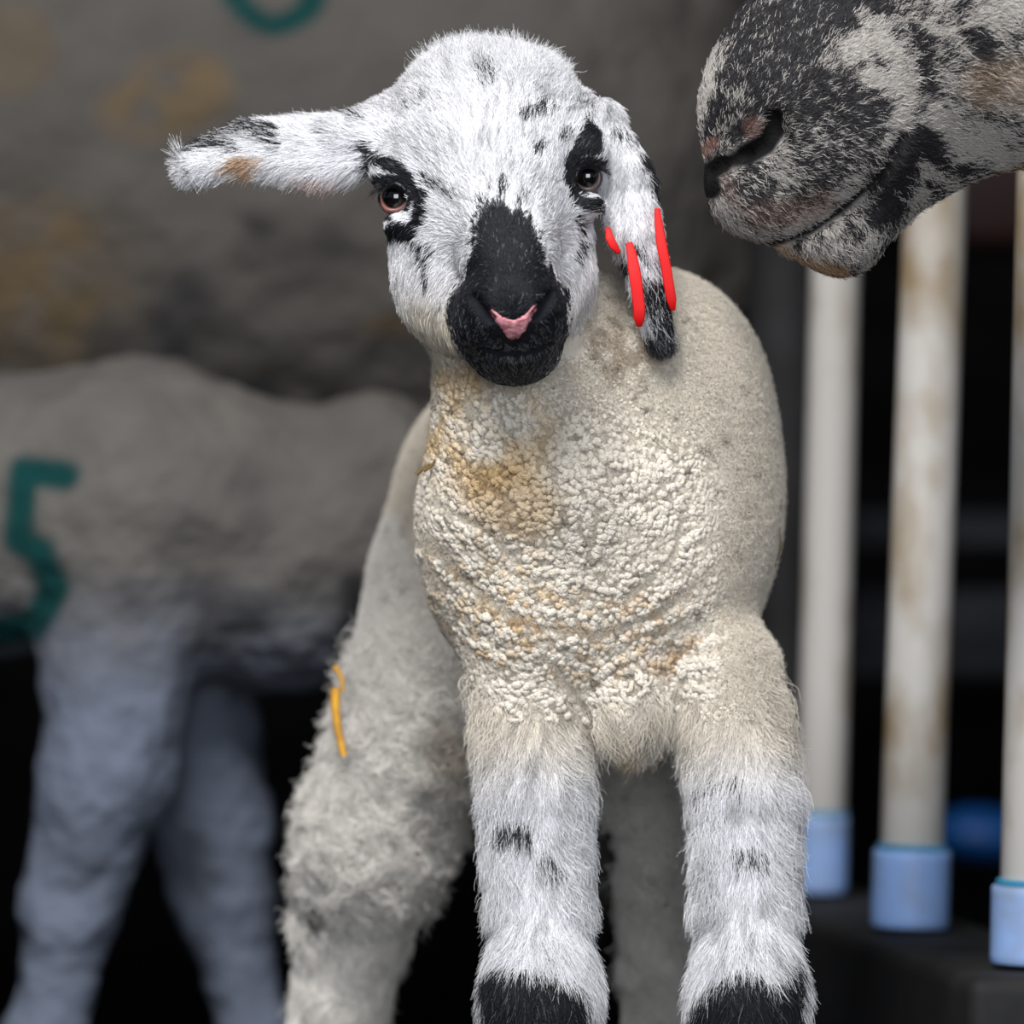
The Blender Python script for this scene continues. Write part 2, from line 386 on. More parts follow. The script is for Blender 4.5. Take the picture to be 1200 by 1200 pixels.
def lamb_coat(V, lab, hard=False, rg=None):
    X, Y, d = unP(V); n = len(V)
    wob = (fbm(V, 14, 3)-.5)*16; wob2 = (fbm(V, 14, 9)-.5)*16
    Xw, Yw = X+wob, Y+wob2
    furry = np.isin(lab, ['head', 'earl', 'earr', 'legf', 'hoof'])
    low = sstep(760, 900, Y)
    c = np.where(furry[:, None], WHITE, CREAM)
    if True:   # fleece to hair blend low on the legs
        legm = np.isin(lab, ['legf']); t = sstep(830, 930, Y+wob*2)[:, None]
        c = np.where(legm[:, None], CREAM*(1-t)+WHITE*t, c)
        hd = np.isin(lab, ['head']); t = sstep(400, 455, Y+wob)[:, None]*(d > -60)[:, None]
        c = np.where(hd[:, None], WHITE*(1-t)+CREAM*t, c)
    hind = lab == 'legh'; c = np.where(hind[:, None], lin(238, 234, 228), c)
    # stains in the fleece, and a greyer band on the chest
    def mix(c, m, rgb): m = m[:, None]; return c*(1-m)+np.array(rgb)*m
    fl = (~np.isin(lab, ['head', 'earl', 'earr', 'legf', 'hoof']))*1.0
    nz = fbm(V, 40, 21); nf = vnoise(V, 9, 33)
    front = fl*(d < 260)
    c = mix(c, front*blob(X, Y, 560, 500, 95, 90, 20)*sstep(.3, .7, nz)*.78, lin(208, 176, 126))
    c = mix(c, front*blob(X, Y, 600, 585, 66, 45, -25)*.62, lin(176, 146, 100))
    c = mix(c, front*blob(X, Y, 560, 700, 90, 90, 0)*sstep(.45, .75, nf)*.42, lin(206, 170, 112))
    c = mix(c, front*blob(X, Y, 700, 745, 170, 60, 0)*sstep(.5, .75, nf)*.45, lin(196, 156, 98))
    c = mix(c, front*blob(X, Y, 735, 880, 34, 22, 0)*.7, lin(190, 162, 96))
    c = mix(c, front*blob(X, Y, 800, 770, 50, 24, 20)*sstep(.35, .7, nz)*.6, lin(160, 122, 78))
    c = mix(c, front*blob(X, Y, 725, 400, 60, 60, 0)*sstep(.45, .6, vnoise(V, 14, 5))*.55, lin(134, 112, 84))
    c = mix(c, fl*blob(X, Y, 690, 560, 50, 150, 0)*.25, lin(176, 170, 162))  # weak grey band down the middle of the chest
    c = mix(c, fl*sstep(.80, .9, vnoise(V, 12, 51))*.7, lin(98, 88, 74))
    c = mix(c, hind*blob(X, Y, 520, 880, 26, 40, 0)*.5, lin(150, 130, 100))
    hd = np.isin(lab, ['head'])*1.0
    c = mix(c, hd*blob(X, Y, 505, 400, 34, 60, 20)*.35, lin(236, 222, 180))
    ear = (lab == 'earl')*1.0
    c = mix(c, ear*blob(X, Y, 297, 190, 24, 9, 0)*.85, lin(168, 126, 76)); c = mix(c, ear*blob(X, Y, 385, 208, 32, 8, 0)*.6, lin(190, 140, 110))
    # black markings
    m = np.zeros(n)
    pn = polyd(Xw*.6+X*.4, Yw*.6+Y*.4, NOSEPOLY); pn = pn+14*(vnoise(V*np.array([1, 1, .35]), 5, 66)-.5)*sstep(345, 300, Y); m = np.maximum(m, (1-sstep(-9, 6, pn))*(lab == 'head')*(d < 60))
    fl2 = (lab == 'legf')*1.0
    m = np.maximum(m, (1-sstep(-8, 8, polyd(Xw, Yw, LKNEE)))*fl2*(d < 60)); m = np.maximum(m, (1-sstep(-8, 8, polyd(Xw, Yw, RKNEE)))*fl2*(d < 60))
    ok = np.isin(lab, ['head', 'earl', 'earr', 'legf'])*(d < 130)*1.0+(lab == 'legh')
    for pts, w, s in STROKES:
        m = np.maximum(m, ok*s*stroke(X*.7+Xw*.3, Y*.7+Yw*.3, pts, w, 6))
    for ex, ey, er in EYES: m = np.maximum(m, (lab == 'head')*(1-sstep(2.5, 6, np.abs(np.hypot((X-ex)/.92, Y-ey)-er*1.0)))*.9*(1-.9*blob(X, Y, ex+9, ey+er+1, 12, 6)))
    if hard: pick = m
    else:
        pick = (rg.random(n)*.6+.4*vnoise(V, 5, 77) < m*1.02-.0)*1.0
        # grey-ticked lower muzzle and knees: some white hairs among the black
        tick = (rg.random(n) < .22*sstep(355, 400, Y)*(Y < 470)+.05*(lab == 'legf')+.03)*1.0
        grey = np.minimum(tick, m > .6)*(lab == 'head'); grey = grey+tick*(m > .6)*(lab != 'head')
    c = mix(c, pick, BLACK)
    if not hard: c = mix(c, grey*.8, GREYH)
    c = np.where((lab == 'hoof')[:, None], lin(52, 46, 42), c)
    return c

lab = groups(lamb, LV)
m_skin = coat_mat('lamb_skin', 0.9, 0.5, 500, 0.1, 80)
m_fur = fur_mat('lamb_fur')
body_thing = thing('lamb', 'white lamb with black nose and black knees facing the viewer', 'lamb')
colv = lamb_coat(LV, lab, True)*0.82
body = mesh('body', W(LV), LF, m_skin, body_thing, colv)
me = body.data
def surface(me, scale=1.0):
    n = len(me.vertices); V = np.empty(n*3, np.float32); me.vertices.foreach_get('co', V); V = V.reshape(-1, 3)
    N = np.empty(n*3, np.float32); me.vertex_normals.foreach_get('vector', N); N = N.reshape(-1, 3)
    q = np.empty(len(me.polygons)*4, np.int32); me.loops.foreach_get('vertex_index', q); q = q.reshape(-1, 4)
    return (V-np.array([0, 0, Z0]))/S, N.astype(float), q
def scatter(V, N, q, dens, rg):       # dens: per-face roots per square px
    a, b, c, d = (V[q[:, i]] for i in range(4))
    A = .5*np.linalg.norm(np.cross(c-a, d-b), axis=1)
    cnt = A*dens; k = np.floor(cnt).astype(int)+(rg.random(len(cnt)) < (cnt % 1))
    f = np.repeat(np.arange(len(q)), k); u, v = rg.random(len(f))[:, None], rg.random(len(f))[:, None]
    p = (a[f]*(1-u)+b[f]*u)*(1-v)+(d[f]*(1-u)+c[f]*u)*v
    n = norm((N[q[f, 0]]*(1-u)+N[q[f, 1]]*u)*(1-v)+(N[q[f, 3]]*(1-u)+N[q[f, 2]]*u)*v)
    return p, n, f

# fur: flow of the coat, given at anchor spots (x, y, direction x, direction y), nearest ones win
FLOW = np.array([(600, 300, 0, -1), (590, 250, 0, -1), (575, 180, 0, -1), (560, 110, -.1, -1), (640, 170, .45, -.9), (660, 110, .6, -.8), (500, 170, -.75, -.65), (530, 110, -.4, -.9),
                 (455, 180, -.95, -.3), (450, 130, -.8, -.6), (540, 235, -.7, -.7), (500, 250, -.9, -.3), (470, 285, -.6, .8), (500, 310, -.45, .9), (500, 370, -.3, 1), (460, 320, -.6, .8), (545, 290, -.8, .2),
                 (640, 235, .75, -.6), (655, 290, .8, .2), (690, 150, .6, -.7), (700, 300, .5, .85), (690, 350, .3, 1), (560, 340, -.8, .5), (640, 340, .8, .5), (600, 335, 0, -1), (600, 420, 0, 1), (560, 400, -.6, .8), (640, 400, .6, .8), (600, 445, 0, 1)], float)
def flow(X, Y, A=FLOW, h=26):
    out = np.zeros((len(X), 2)); 
    for x, y, dx, dy in A:
        w = np.exp(-((X-x)**2+(Y-y)**2)/(2*h*h))+1e-5*np.exp(-np.hypot(X-x, Y-y)/60); out += w[:, None]*np.array([dx, dy])
    return norm(out)
def groom(p, n, fl3, length, lift, M, rg, curl=0.0, droop=0.0, turns=1.0, jit=.25, clump=None, cl=0.0):
    """p roots px, n normals, fl3 flow (3D), length px -> points in metres"""
    t0 = fl3-np.sum(fl3*n, 1, keepdims=True)*n
    t0 = norm(norm(t0)+rg.normal(0, jit, p.shape))
    lift = np.asarray(lift).reshape(-1, 1)
    d = norm(t0*(1-lift)+n*lift)
    side = norm(np.cross(d, n)+1e-6); up = norm(np.cross(side, d))
    ts = np.linspace(0, 1, M); L = np.asarray(length).reshape(-1, 1)
    ph = rg.random((len(p), 1))*6.283; cu = np.asarray(curl).reshape(-1, 1)
    bend = rg.normal(0, .25, (len(p), 1))
    out = np.empty((len(p), M, 3))
    for i, t in enumerate(ts):
        q = p+d*(L*t)+side*(L*bend*t*t)-n*(L*.35*t*t)*(1-lift*.6)
        if np.any(cu):
            a = 6.283*turns*t; q = q+cu*L*((np.cos(a+ph)-np.cos(ph))*side+(np.sin(a+ph)-np.sin(ph))*up)*min(1, t*1.6)
        q[:, 2] -= (L[:, 0]*droop*t*t)
        if clump is not None: q = q*(1-cl*t)+(clump+d*L*t)*(cl*t)
        out[:, i] = q
    return W(out)
def density(V, N, q, lab, spec, front=True):
    """per-face density from group name -> roots per square px, fewer on the far side"""
    fc = V[q].mean(1); fn = N[q].mean(1); g = lab[q[:, 0]]
    d = np.zeros(len(q))
    for k, v in spec.items(): d[g == k] = v
    if front: d *= np.where(fn[:, 1] < .35, 1, .25)
    return d*DENS, fc, fn, g

if FUR:
    V, N, q = surface(me)
    # short straight coat of the face and ears
    rg = np.random.default_rng(1)
    dn, fc, fn, g = density(V, N, q, lab, {'head': .75, 'earl': .6, 'earr': .6})
    Xc, Yc, dc = unP(fc)
    for X, Y, d, r in eyes_pos:      # bare rim round each eye
        dn *= np.where((np.hypot((Xc-X)/(r*.74), (Yc-Y-2)/(r*.80)) < 1) & (dc < d+40), 0, 1)
    dn *= np.where(polyd(Xc, Yc, [(571, 362), (600, 378), (631, 360), (620, 388), (600, 402), (584, 388)]) < 4, 0, 1)*(1-(dc < 0)*np.maximum(stroke(Xc, Yc, [(570, 374), (558, 358), (552, 348)], 6, 2), np.maximum(stroke(Xc, Yc, [(631, 369), (642, 352), (648, 344)], 6, 2), stroke(Xc, Yc, [(562, 408), (585, 413), (604, 414), (625, 411), (646, 401)], 3.4, 2))))
    dn *= np.where((g == 'head') & (Yc > 430) & (dc > -40), .5, 1)
    p, n, f = scatter(V, N, q, dn, rg); gl = g[f]
    X, Y, d = unP(p); fw = flow(X, Y)
    isl, isr = gl == 'earl', gl == 'earr'
    fw = np.where(isl[:, None], norm(np.stack([-np.ones(len(X)), .1+(Y-175)*.022], 1)), fw)
    fw = np.where(isr[:, None], norm(np.stack([.15+(X-748)*.01, np.ones(len(X))], 1)), fw)
    fl3 = np.stack([fw[:, 0], np.zeros(len(X)), -fw[:, 1]], 1)
    fl3[:, 1] += np.where((gl == 'head') & (Y < 130), .5, 0)
    top = sstep(150, 70, Y)*(gl == 'head'); black = polyd(X, Y, NOSEPOLY) < 4
    Lh = (13+13*top+7*(isl | isr)+5*rg.random(len(X)))*(1-.45*black*(gl == 'head'))
    Lh *= np.where((gl == 'head') & (Y > 300) & ~black, 1.15, 1)
    eyed = np.min([np.hypot(X-e[0], Y-e[1]) for e in eyes_pos], axis=0); Lh *= .45+.55*sstep(18, 50, eyed)
    edge = isl & (Y > 185+.0*X); Lh = np.where(edge, Lh*1.45, Lh)
    lift = np.clip(.13+.30*top+.10*rg.random(len(X))-.06*black, 0, .8)
    cc = lamb_coat(p, gl, False, rg)
    per = np.stack([-fw[:, 1], fw[:, 0]], 1); uu = X*fw[:, 0]+Y*fw[:, 1]; vv = X*per[:, 0]+Y*per[:, 1]
    st = vnoise(np.stack([uu/7, vv/1.3, 0*uu], 1), 3.0, 61)*.7+.3*vnoise(p, 30, 63)
    cc *= (1-.42*sstep(.52, .78, st)[:, None]*(cc.mean(1, keepdims=True) > .3))
    warm = ((gl == 'head')*sstep(280, 400, Y)*.35)[:, None]; cc = np.where(cc.mean(1, keepdims=True) > .3, cc*(1-warm*np.array([.0, .06, .16])*2), cc)
    jc = 5.5; ck = (np.floor(p/jc+rg.normal(0, .16, p.shape))+.5)*jc
    hair('fur', groom(p, n, fl3, Lh, lift, 5, rg, curl=.03+.10*top, jit=.11, clump=ck, cl=(.30+.25*top)[:, None]*(1-black[:, None]*.8)), .38*S*(1-.1*black), cc, m_fur, body_thing, .3)
    print('face strands', len(p))
    # crown wisps
    dn2 = np.where(g == 'head', .16*sstep(125, 70, Yc+.25*np.abs(Xc-590)), 0)*DENS
    p, n, f = scatter(V, N, q, dn2, rg); X, Y, d = unP(p); fw = flow(X, Y); fl3 = np.stack([fw[:, 0], rg.normal(0, .4, len(X)), -fw[:, 1]], 1)
    hair('fur', groom(p, n, fl3, 20+22*vnoise(p, 22, 15)+8*rg.random(len(X)), .5, 8, rg, curl=.10, turns=1.2, jit=.3, clump=(np.floor(p/13)+.5)*13, cl=.55), .34*S, lamb_coat(p, g[f], False, rg), m_fur, body_thing)
    # long hair of the front legs
    dn, fc, fn, g = density(V, N, q, lab, {'legf': .40, 'body': .36}); Xc, Yc, dc = unP(fc)
    dn *= np.where((g == 'legf') | (Yc > 800), sstep(770, 880, Yc), 0)*np.where(Yc > 1300, .3, 1)
    p, n, f = scatter(V, N, q, dn, rg); X, Y, d = unP(p)
    cx = np.where(X < 750, 632, 874)
    fl3 = np.stack([(X-cx)*.006+.45*(vnoise(p*np.array([1, 1, .4]), 24, 8)-.5), .05+0*X, -np.ones(len(X))], 1)
    fringe = sstep(.25, .8, np.abs(n[:, 0]))*(Y < 1060)
    Lh = (26+16*rg.random(len(X)))*(1+.25*fringe)*np.where(Y > 1100, .9, 1)
    cc = lamb_coat(p, g[f], False, rg)
    st = vnoise(np.stack([(X+.25*Y)/1.4, Y/7, d/6], 1), 3.4, 62)*.65+.35*vnoise(p, 34, 64)
    cc *= (1-.40*sstep(.50, .76, st)[:, None]*(cc.mean(1, keepdims=True) > .3))
    ck = (np.floor(p/9+rg.normal(0, .16, p.shape))+.5)*9
    hair('fur', groom(p, n, fl3, Lh, .16+.2*fringe, 7, rg, curl=.03+.09*fringe, jit=.13, turns=1.0, clump=ck, cl=.42), .40*S, cc, m_fur, body_thing)
    print('leg strands', len(p))
    # curly wool of the hind legs: locks that curl together
    dn, fc, fn, g = density(V, N, q, lab, {'legh': .22}); Xc, Yc, dc = unP(fc)
    dn *= np.where(Yc > 1300, .3, 1)*sstep(720, 860, Yc)
    p, n, f = scatter(V, N, q, dn, rg); X, Y, d = unP(p)
    cell = 16.0; ci = np.floor(p/cell); 
    hh = lambda s: hashn(ci[:, 0].astype(int), ci[:, 1].astype(int), ci[:, 2].astype(int), s)
    fl3 = np.stack([(hh(1)-.5)*1.6, (hh(2)-.5), -(.9-1.1*hh(3)*(Y < 1080))], 1)
    curly = 1-sstep(1020, 1120, Y)
    rs = np.random.default_rng(5)
    pts = groom(p, n, fl3, 22+16*hh(4)+6*rs.random(len(X)), .30*curly+.12, 9, rs, curl=.20*curly+.03, turns=1.1, jit=.10)
    hair('fur', pts, .45*S, lamb_coat(p, g[f], False, rg), m_fur, body_thing)
    print('hind strands', len(p))
    dl_ = dn/ .22*.035; p, n, f = scatter(V, N, q, dl_, rg); X, Y, d = unP(p)
    cell = 20.0; ci = np.floor((p+rg.normal(0, 2, p.shape))/cell)
    fl3 = np.stack([(hh(11)-.5)*2, (hh(12)-.5), -(.8-1.2*hh(13)*(Y < 1080))], 1); curly = 1-sstep(1020, 1120, Y)
    hair('fur', groom(p, n, fl3, 30+18*hh(14), .45*curly+.12, 10, rg, curl=.20*curly+.03, turns=1.2, jit=.12, clump=(ci+.5)*cell, cl=.6), .55*S, lamb_coat(p, g[f], False, rg)*(.75+.4*hh(15))[:, None], m_fur, body_thing)
    # wisps on the inner side of the front legs
    dn, fc, fn, g = density(V, N, q, lab, {'legf': .014, 'body': .012}); Xc, Yc, dc = unP(fc)
    dn *= ((Yc > 850) & (Yc < 1010) & (np.abs(fn[:, 0]) > .5) & (dc < 260))
    p, n, f = scatter(V, N, q, dn, rg)
    fl3 = np.stack([n[:, 0]*.6, 0*n[:, 0], -1+0*n[:, 0]], 1)
    hair('fur', groom(p, n, fl3, 34+22*rg.random(len(p)), .45, 10, rg, curl=.09, turns=1.0, jit=.2, droop=.15), .36*S, lamb_coat(p, g[f], False, rg), m_fur, body_thing)

# fleece: tight little knots of wool over neck, chest and flanks
def blobmesh():
    nu, nv = 7, 5; V = [(0, 0, -1)]
    for j in range(1, nv):
        a = math.pi*j/nv-math.pi/2
        for i in range(nu): V.append((math.cos(a)*math.cos(6.283*i/nu), math.cos(a)*math.sin(6.283*i/nu), math.sin(a)))
    V.append((0, 0, 1)); F = []
    for i in range(nu): F.append((0, 1+(i+1) % nu, 1+i))
    for j in range(nv-2):
        for i in range(nu):
            a, b, c, d = 1+j*nu+i, 1+j*nu+(i+1) % nu, 1+(j+1)*nu+(i+1) % nu, 1+(j+1)*nu+i; F += [(a, b, c), (a, c, d)]
    b = 1+(nv-2)*nu
    for i in range(nu): F.append((b+i, b+(i+1) % nu, len(V)-1))
    return np.array(V), np.array(F)
FOLDS = [([(505, 640), (560, 690), (620, 735), (700, 745), (770, 720), (830, 670)], 10), ([(510, 590), (570, 620), (610, 660)], 8), ([(620, 500), (650, 560), (660, 600)], 8), ([(740, 700), (790, 650), (800, 600)], 8),
         ([(560, 560), (600, 590), (590, 620)], 10), ([(700, 600), (690, 650)], 8), ([(790, 560), (750, 590)], 6), ([(640, 770), (700, 850), (690, 880)], 9), ([(800, 800), (770, 850)], 9)]
V, N, q = surface(me)
rg = np.random.default_rng(11)
dn, fc, fn, g = density(V, N, q, lab, {'body': .026, 'legh': .018, 'head': .026, 'legf': .026}); Xc, Yc, dc = unP(fc)
front = sstep(300, 120, dc)*sstep(300, 460, Yc+0)*sstep(870, 780, Xc)
dn = dn/DENS*(1+.9*(1-front))
dn *= np.where(g == 'legh', sstep(900, 760, Yc), 1)*np.where(g == 'legf', sstep(860, 810, Yc), 1)*np.where(g == 'head', (dc > -20)*sstep(425, 450, Yc+20*(vnoise(fc, 20, 4)-.5)), 1)
dn *= np.where((g == 'body'), sstep(900, 850, Yc), 1)*np.where((g == 'body') & (dc < 10) & (Yc < 420) & (Xc < 690), 0, 1)
p, n, f = scatter(V, N, q, dn, rg); X, Y, d = unP(p)
front = sstep(300, 120, d)*sstep(900, 800, X)*sstep(470, 560, Y+.35*(600-X)+60)
BV, BF = blobmesh()
fold = np.zeros(len(X))
for pts, w in FOLDS: fold = np.maximum(fold, stroke(X, Y, pts, w*.35, w*.6))
fold *= (d < 260)
big = .55+.65*front
ln = (4.9*big)*(.6+.8*rg.random(len(X))); wd = 3.7*big*(.75+.5*rg.random(len(X)))
fd = np.stack([.5+0*X, 0*X, -.9*np.sign(X-640)*.5-.2], 1)+rg.normal(0, .55, (len(X), 3))
t1 = norm(fd-np.sum(fd*n, 1, keepdims=True)*n+1e-6); t2 = np.cross(n, t1)
lump = fbm(p, 26, 90, 2)
hgt = 2.0*big+5*(lump-.45)*front-7*fold+1.3*np.sin((Y+.35*np.abs(X-680)+90*fbm(p, 60, 12))/6.0)*front*sstep(560, 640, Y)
ctr = p+n*hgt[:, None]
bend = rg.normal(0, .35, len(X))
B = BV[None]; 
loc = (t1[:, None]*(B[..., 2:3]*ln[:, None, None])+t2[:, None]*((B[..., 0:1]+bend[:, None, None]*B[..., 2:3]**2*1.2)*wd[:, None, None])+n[:, None]*(B[..., 1:2]*wd[:, None, None]*1.0))
NV = (ctr[:, None]+loc).reshape(-1, 3)
NF = (BF[None]+(np.arange(len(X))*len(BV))[:, None, None]).reshape(-1, 3)
cb = lamb_coat(p, g[f], True)*(.86+.16*rg.random(len(X)))[:, None]
m_wool = coat_mat('lamb_wool', 0.75, 0.6, 1400, 0.12, 200)
fleece = mesh('fleece', W(NV), NF, m_wool, body_thing, np.repeat(cb, len(BV), 0))
print('nubs', len(X), 'verts', len(NV))
if FUR:      # fine fuzz standing off the fleece
    dn = dn*np.where(fn[:, 1] < .5, 1, .4)*8*DENS
    p, n, f = scatter(V, N, q, dn, rg); X, Y, d = unP(p)
    fr = sstep(300, 120, d)*sstep(900, 800, X)
    fl3 = rg.normal(0, 1, p.shape); fl3[:, 2] -= .4
    hair('fur', groom(p, n, fl3, 8+6*rg.random(len(X))+5*(1-fr), .5, 6, rg, curl=.16, turns=1.3, jit=.5), .32*S, lamb_coat(p, g[f], True)*1.0, m_fur, body_thing)
    print('fuzz', len(p))

# eyes: ball, iris with sideways pupil, rim of bare skin
def ball(c, r, nu=32, nv=20, sq=(1, 1, 1)):
    V = [(0, 0, -1)]+[(math.cos(a)*math.cos(6.28319*i/nu), math.cos(a)*math.sin(6.28319*i/nu), math.sin(a)) for a in [math.pi*j/nv-math.pi/2 for j in range(1, nv)] for i in range(nu)]+[(0, 0, 1)]
    F = [(0, 1+(i+1) % nu, 1+i) for i in range(nu)]
    for j in range(nv-2):
        for i in range(nu):
            a, b, c2, d = 1+j*nu+i, 1+j*nu+(i+1) % nu, 1+(j+1)*nu+(i+1) % nu, 1+(j+1)*nu+i; F += [(a, b, c2), (a, c2, d)]
    b = 1+(nv-2)*nu
    F += [(b+i, b+(i+1) % nu, len(V)-1) for i in range(nu)]
    return np.array(V)*r*np.array(sq)+np.array(c), np.array(F)
m_eye, nt, b_, N_, L_ = nodemat('dark_eye')
at = N_('ShaderNodeAttribute'); at.attribute_name = 'coat'; L_(at.outputs['Color'], b_.inputs['Base Color'])
b_.inputs['Roughness'].default_value = 0.06; b_.inputs['Coat Weight'].default_value = 0.6; b_.inputs['Coat Roughness'].default_value = 0.03
m_lid = plain('eyelid_skin', lin(124, 72, 64), 0.4, 0.5, 300, rgb2=lin(74, 42, 40))
m_nose = plain('pink_nose_leather', lin(226, 160, 170), 0.38, 0.5, 260, rgb2=lin(176, 104, 112), bump=0.4)
m_blackskin = plain('black_eyelid_skin', lin(26, 24, 26), 0.5, 0.4, 300)
def sweep(name, path, rad, mat, parent, n=10, cap=True, flat=None):
    path = np.array(path, float); rad = np.broadcast_to(rad, len(path)); T = norm(np.gradient(path, axis=0)); up = np.array([0, -1, 0.01])
    V = []
    for i in range(len(path)):
        s_ = norm(np.cross(T[i], up)); u_ = np.cross(s_, T[i])
        for k in range(n): V.append(path[i]+rad[i]*(math.cos(6.28319*k/n)*s_+math.sin(6.28319*k/n)*u_*(flat or 1)))
    F = [(i*n+k, i*n+(k+1) % n, (i+1)*n+(k+1) % n, (i+1)*n+k) for i in range(len(path)-1) for k in range(n)]
    return mesh(name, W(np.array(V)), F, mat, parent)
def eye(X, Y, d, r, parent, look, lids, tilt=0):
    c = P(X, Y, d+r*.84)
    V, Fq = ball(c, r); nv = norm(V-c); look = norm(np.array(look, float))
    a = np.arccos(np.clip(nv@look, -1, 1)); side = norm(np.cross(look, [0, 0, 1])); upv = np.cross(side, look)
    u, v = nv@side, nv@upv
    col = np.where((a < 1.05)[:, None], lin(20, 15, 13), lin(34, 24, 20)); col = np.where(((np.abs(u) < .6) & (np.abs(v) < .4))[:, None], lin(5, 5, 7), col)
    o = mesh('eyeball', W(V), Fq, m_eye, parent, col)
    ths = np.linspace(0, 2*math.pi, 41)
    co, si = math.cos(tilt), math.sin(tilt)
    for nm, th, mt, w in (('upper_eyelid', np.linspace(-.1, math.pi+.1, 24), m_blackskin, 4.6), ('lower_eyelid', np.linspace(math.pi+.25, 2*math.pi+.25, 24), lids, 4.2)):
        ex, ez = r*.74*np.cos(th), r*(.68 if nm[0] == 'u' else .84)*np.sin(th)
        x, z = ex*co-ez*si, ex*si+ez*co
        y = -np.sqrt(np.maximum((r*1.04)**2-x*x-z*z, 1))
        path = np.stack([c[0]+x, c[1]+y, c[2]+z], 1)
        sweep(nm, path, w*np.sin(np.linspace(.1 if nm[0] == 'l' else .25, math.pi-.45, len(th)))**(.9 if nm[0] == 'l' else .5), mt, parent)
    return c
for (X, Y, d, r), lk, ld, tl in zip(eyes_pos, ((-.35, -1, .0), (.3, -1, .05)), (m_lid, plain('grey_eyelid_skin', lin(74, 62, 62), .4, .5, 300)), (-.5, .3)):
    c = eye(X, Y, d, r, body_thing, lk, ld, tl)
# eyelashes
if FUR:
    rg = np.random.default_rng(4)
    for (X, Y, d, r), sgn in zip(eyes_pos, (-1, 1)):
        th = rg.uniform(.45, 1.5, 60) if sgn > 0 else rg.uniform(1.6, 2.75, 60)
        c = P(X, Y, d); p = np.stack([c[0]+r*.8*np.cos(th), c[1]-8+0*th, c[2]+r*.9*np.sin(th)], 1)
        fl3 = np.stack([sgn*(.9+0*th), -.6+0*th, -.15+.3*rg.random(60)], 1)
        n = np.tile([0, -1, 0.], (60, 1))
        hair('eyelashes', groom(p, n, fl3, 13+6*rg.random(60), .3, 5, rg, jit=.12, droop=.35), .5*S, np.tile(lin(30, 28, 34), (60, 1)), m_fur, body_thing, .2)
# nose leather: Y-shaped patch between the nostrils
outline = [(570, 360), (578, 362), (590, 371), (602, 374), (614, 369), (624, 358), (631, 354), (630, 362), (622, 376), (616, 388), (609, 397), (602, 400), (594, 396), (586, 384), (576, 372)]
gx, gy = np.meshgrid(np.arange(566, 636, 1.6), np.arange(350, 404, 1.6)); fx, fy = gx.ravel(), gy.ravel()
ins = polyd(fx, fy, outline); dep = np.array([hit(lamb, x, y) if s_ < 6 else 0 for x, y, s_ in zip(fx, fy, ins)])
pv = np.array([P(x, y, dd-3.2*min(1, max(0, -s_/3))+1.5*max(0, s_)+.6*math.exp(-((x-603)/2.2)**2)) for x, y, dd, s_ in zip(fx, fy, dep, ins)])
h_, w_ = gx.shape; qd = [(j*w_+i, j*w_+i+1, (j+1)*w_+i+1, (j+1)*w_+i) for j in range(h_-1) for i in range(w_-1)]
qd = np.array([t for t in qd if max(ins[list(t)]) < 2.5])
used, inv = np.unique(qd, return_inverse=True)
mesh('nose', W(pv[used]), inv.reshape(-1, 4)[:, ::-1], m_nose, body_thing)

# ---------------------------------------------------------------- ear tag: two red plates either side of the hanging ear
m_red = plain('red_plastic', lin(192, 10, 12), 0.55, 0.2, 40, namt=.06)
tag_o = thing('ear_tag', 'red plastic ear tag of two plates clipped through the hanging ear', 'ear tag', tuple(W(P(757, 300, -10))))
bpy.context.view_layer.update()
def plate(name, prof, d0, depth, th, mat, parent):
    """thin plate seen edge on: profile along its length, extruded in depth"""
    pr = np.array(prof, float); n = len(pr); tn = norm(np.gradient(pr, axis=0)); nn = np.stack([-tn[:, 1], tn[:, 0]], 1)
    V = []; 
    tt = np.linspace(0, 1, n)
    for s1 in (-1, 1):
        for s2 in (-1, 1):
            for i in range(n):
                dd = depth*(.45+.55*sstep(.05, .45, tt[i])) * (1 if tt[i] < .93 else .8)
                x, y = pr[i]+nn[i]*s1*th/2*(.55+.45*sstep(0, .3, tt[i]))*(1-.55*sstep(.8, 1, tt[i])); V.append(P(x, y, d0+s2*dd/2))
    V = np.array(V).reshape(4, n, 3); order = [0, 1, 3, 2]; V = V[order]
    idx = lambda a, i: a*n+i
    F = [(idx(a, i), idx(a, i+1), idx((a+1) % 4, i+1), idx((a+1) % 4, i)) for a in range(4) for i in range(n-1)]
    F += [(idx(0, 0), idx(1, 0), idx(2, 0), idx(3, 0)), (idx(3, n-1), idx(2, n-1), idx(1, n-1), idx(0, n-1))]
    o = mesh(name, W(V.reshape(-1, 3)), F, mat, parent, smooth=False); shift(o, parent)
    b = o.modifiers.new('round', 'BEVEL'); b.width = 0.0005; b.segments = 3
    return o
plate('front_plate', [(737, 284), (740, 296), (743, 315), (746, 335), (749, 360), (749, 372), (749, 383)], -34, 50, 14, m_red, tag_o)
plate('back_plate', [(770, 244), (772, 262), (775, 285), (780, 310), (784, 335), (787, 352), (789, 364)], -6, 50, 12, m_red, tag_o)
plate('plate_neck', [(712, 266), (714, 278), (719, 288), (726, 297)], -20, 30, 10, m_red, tag_o)
sweep_o = sweep('stud', [P(738, 300, 6), P(757, 300, 10), P(774, 292, 14)], 4, m_red, tag_o); shift(sweep_o, tag_o)

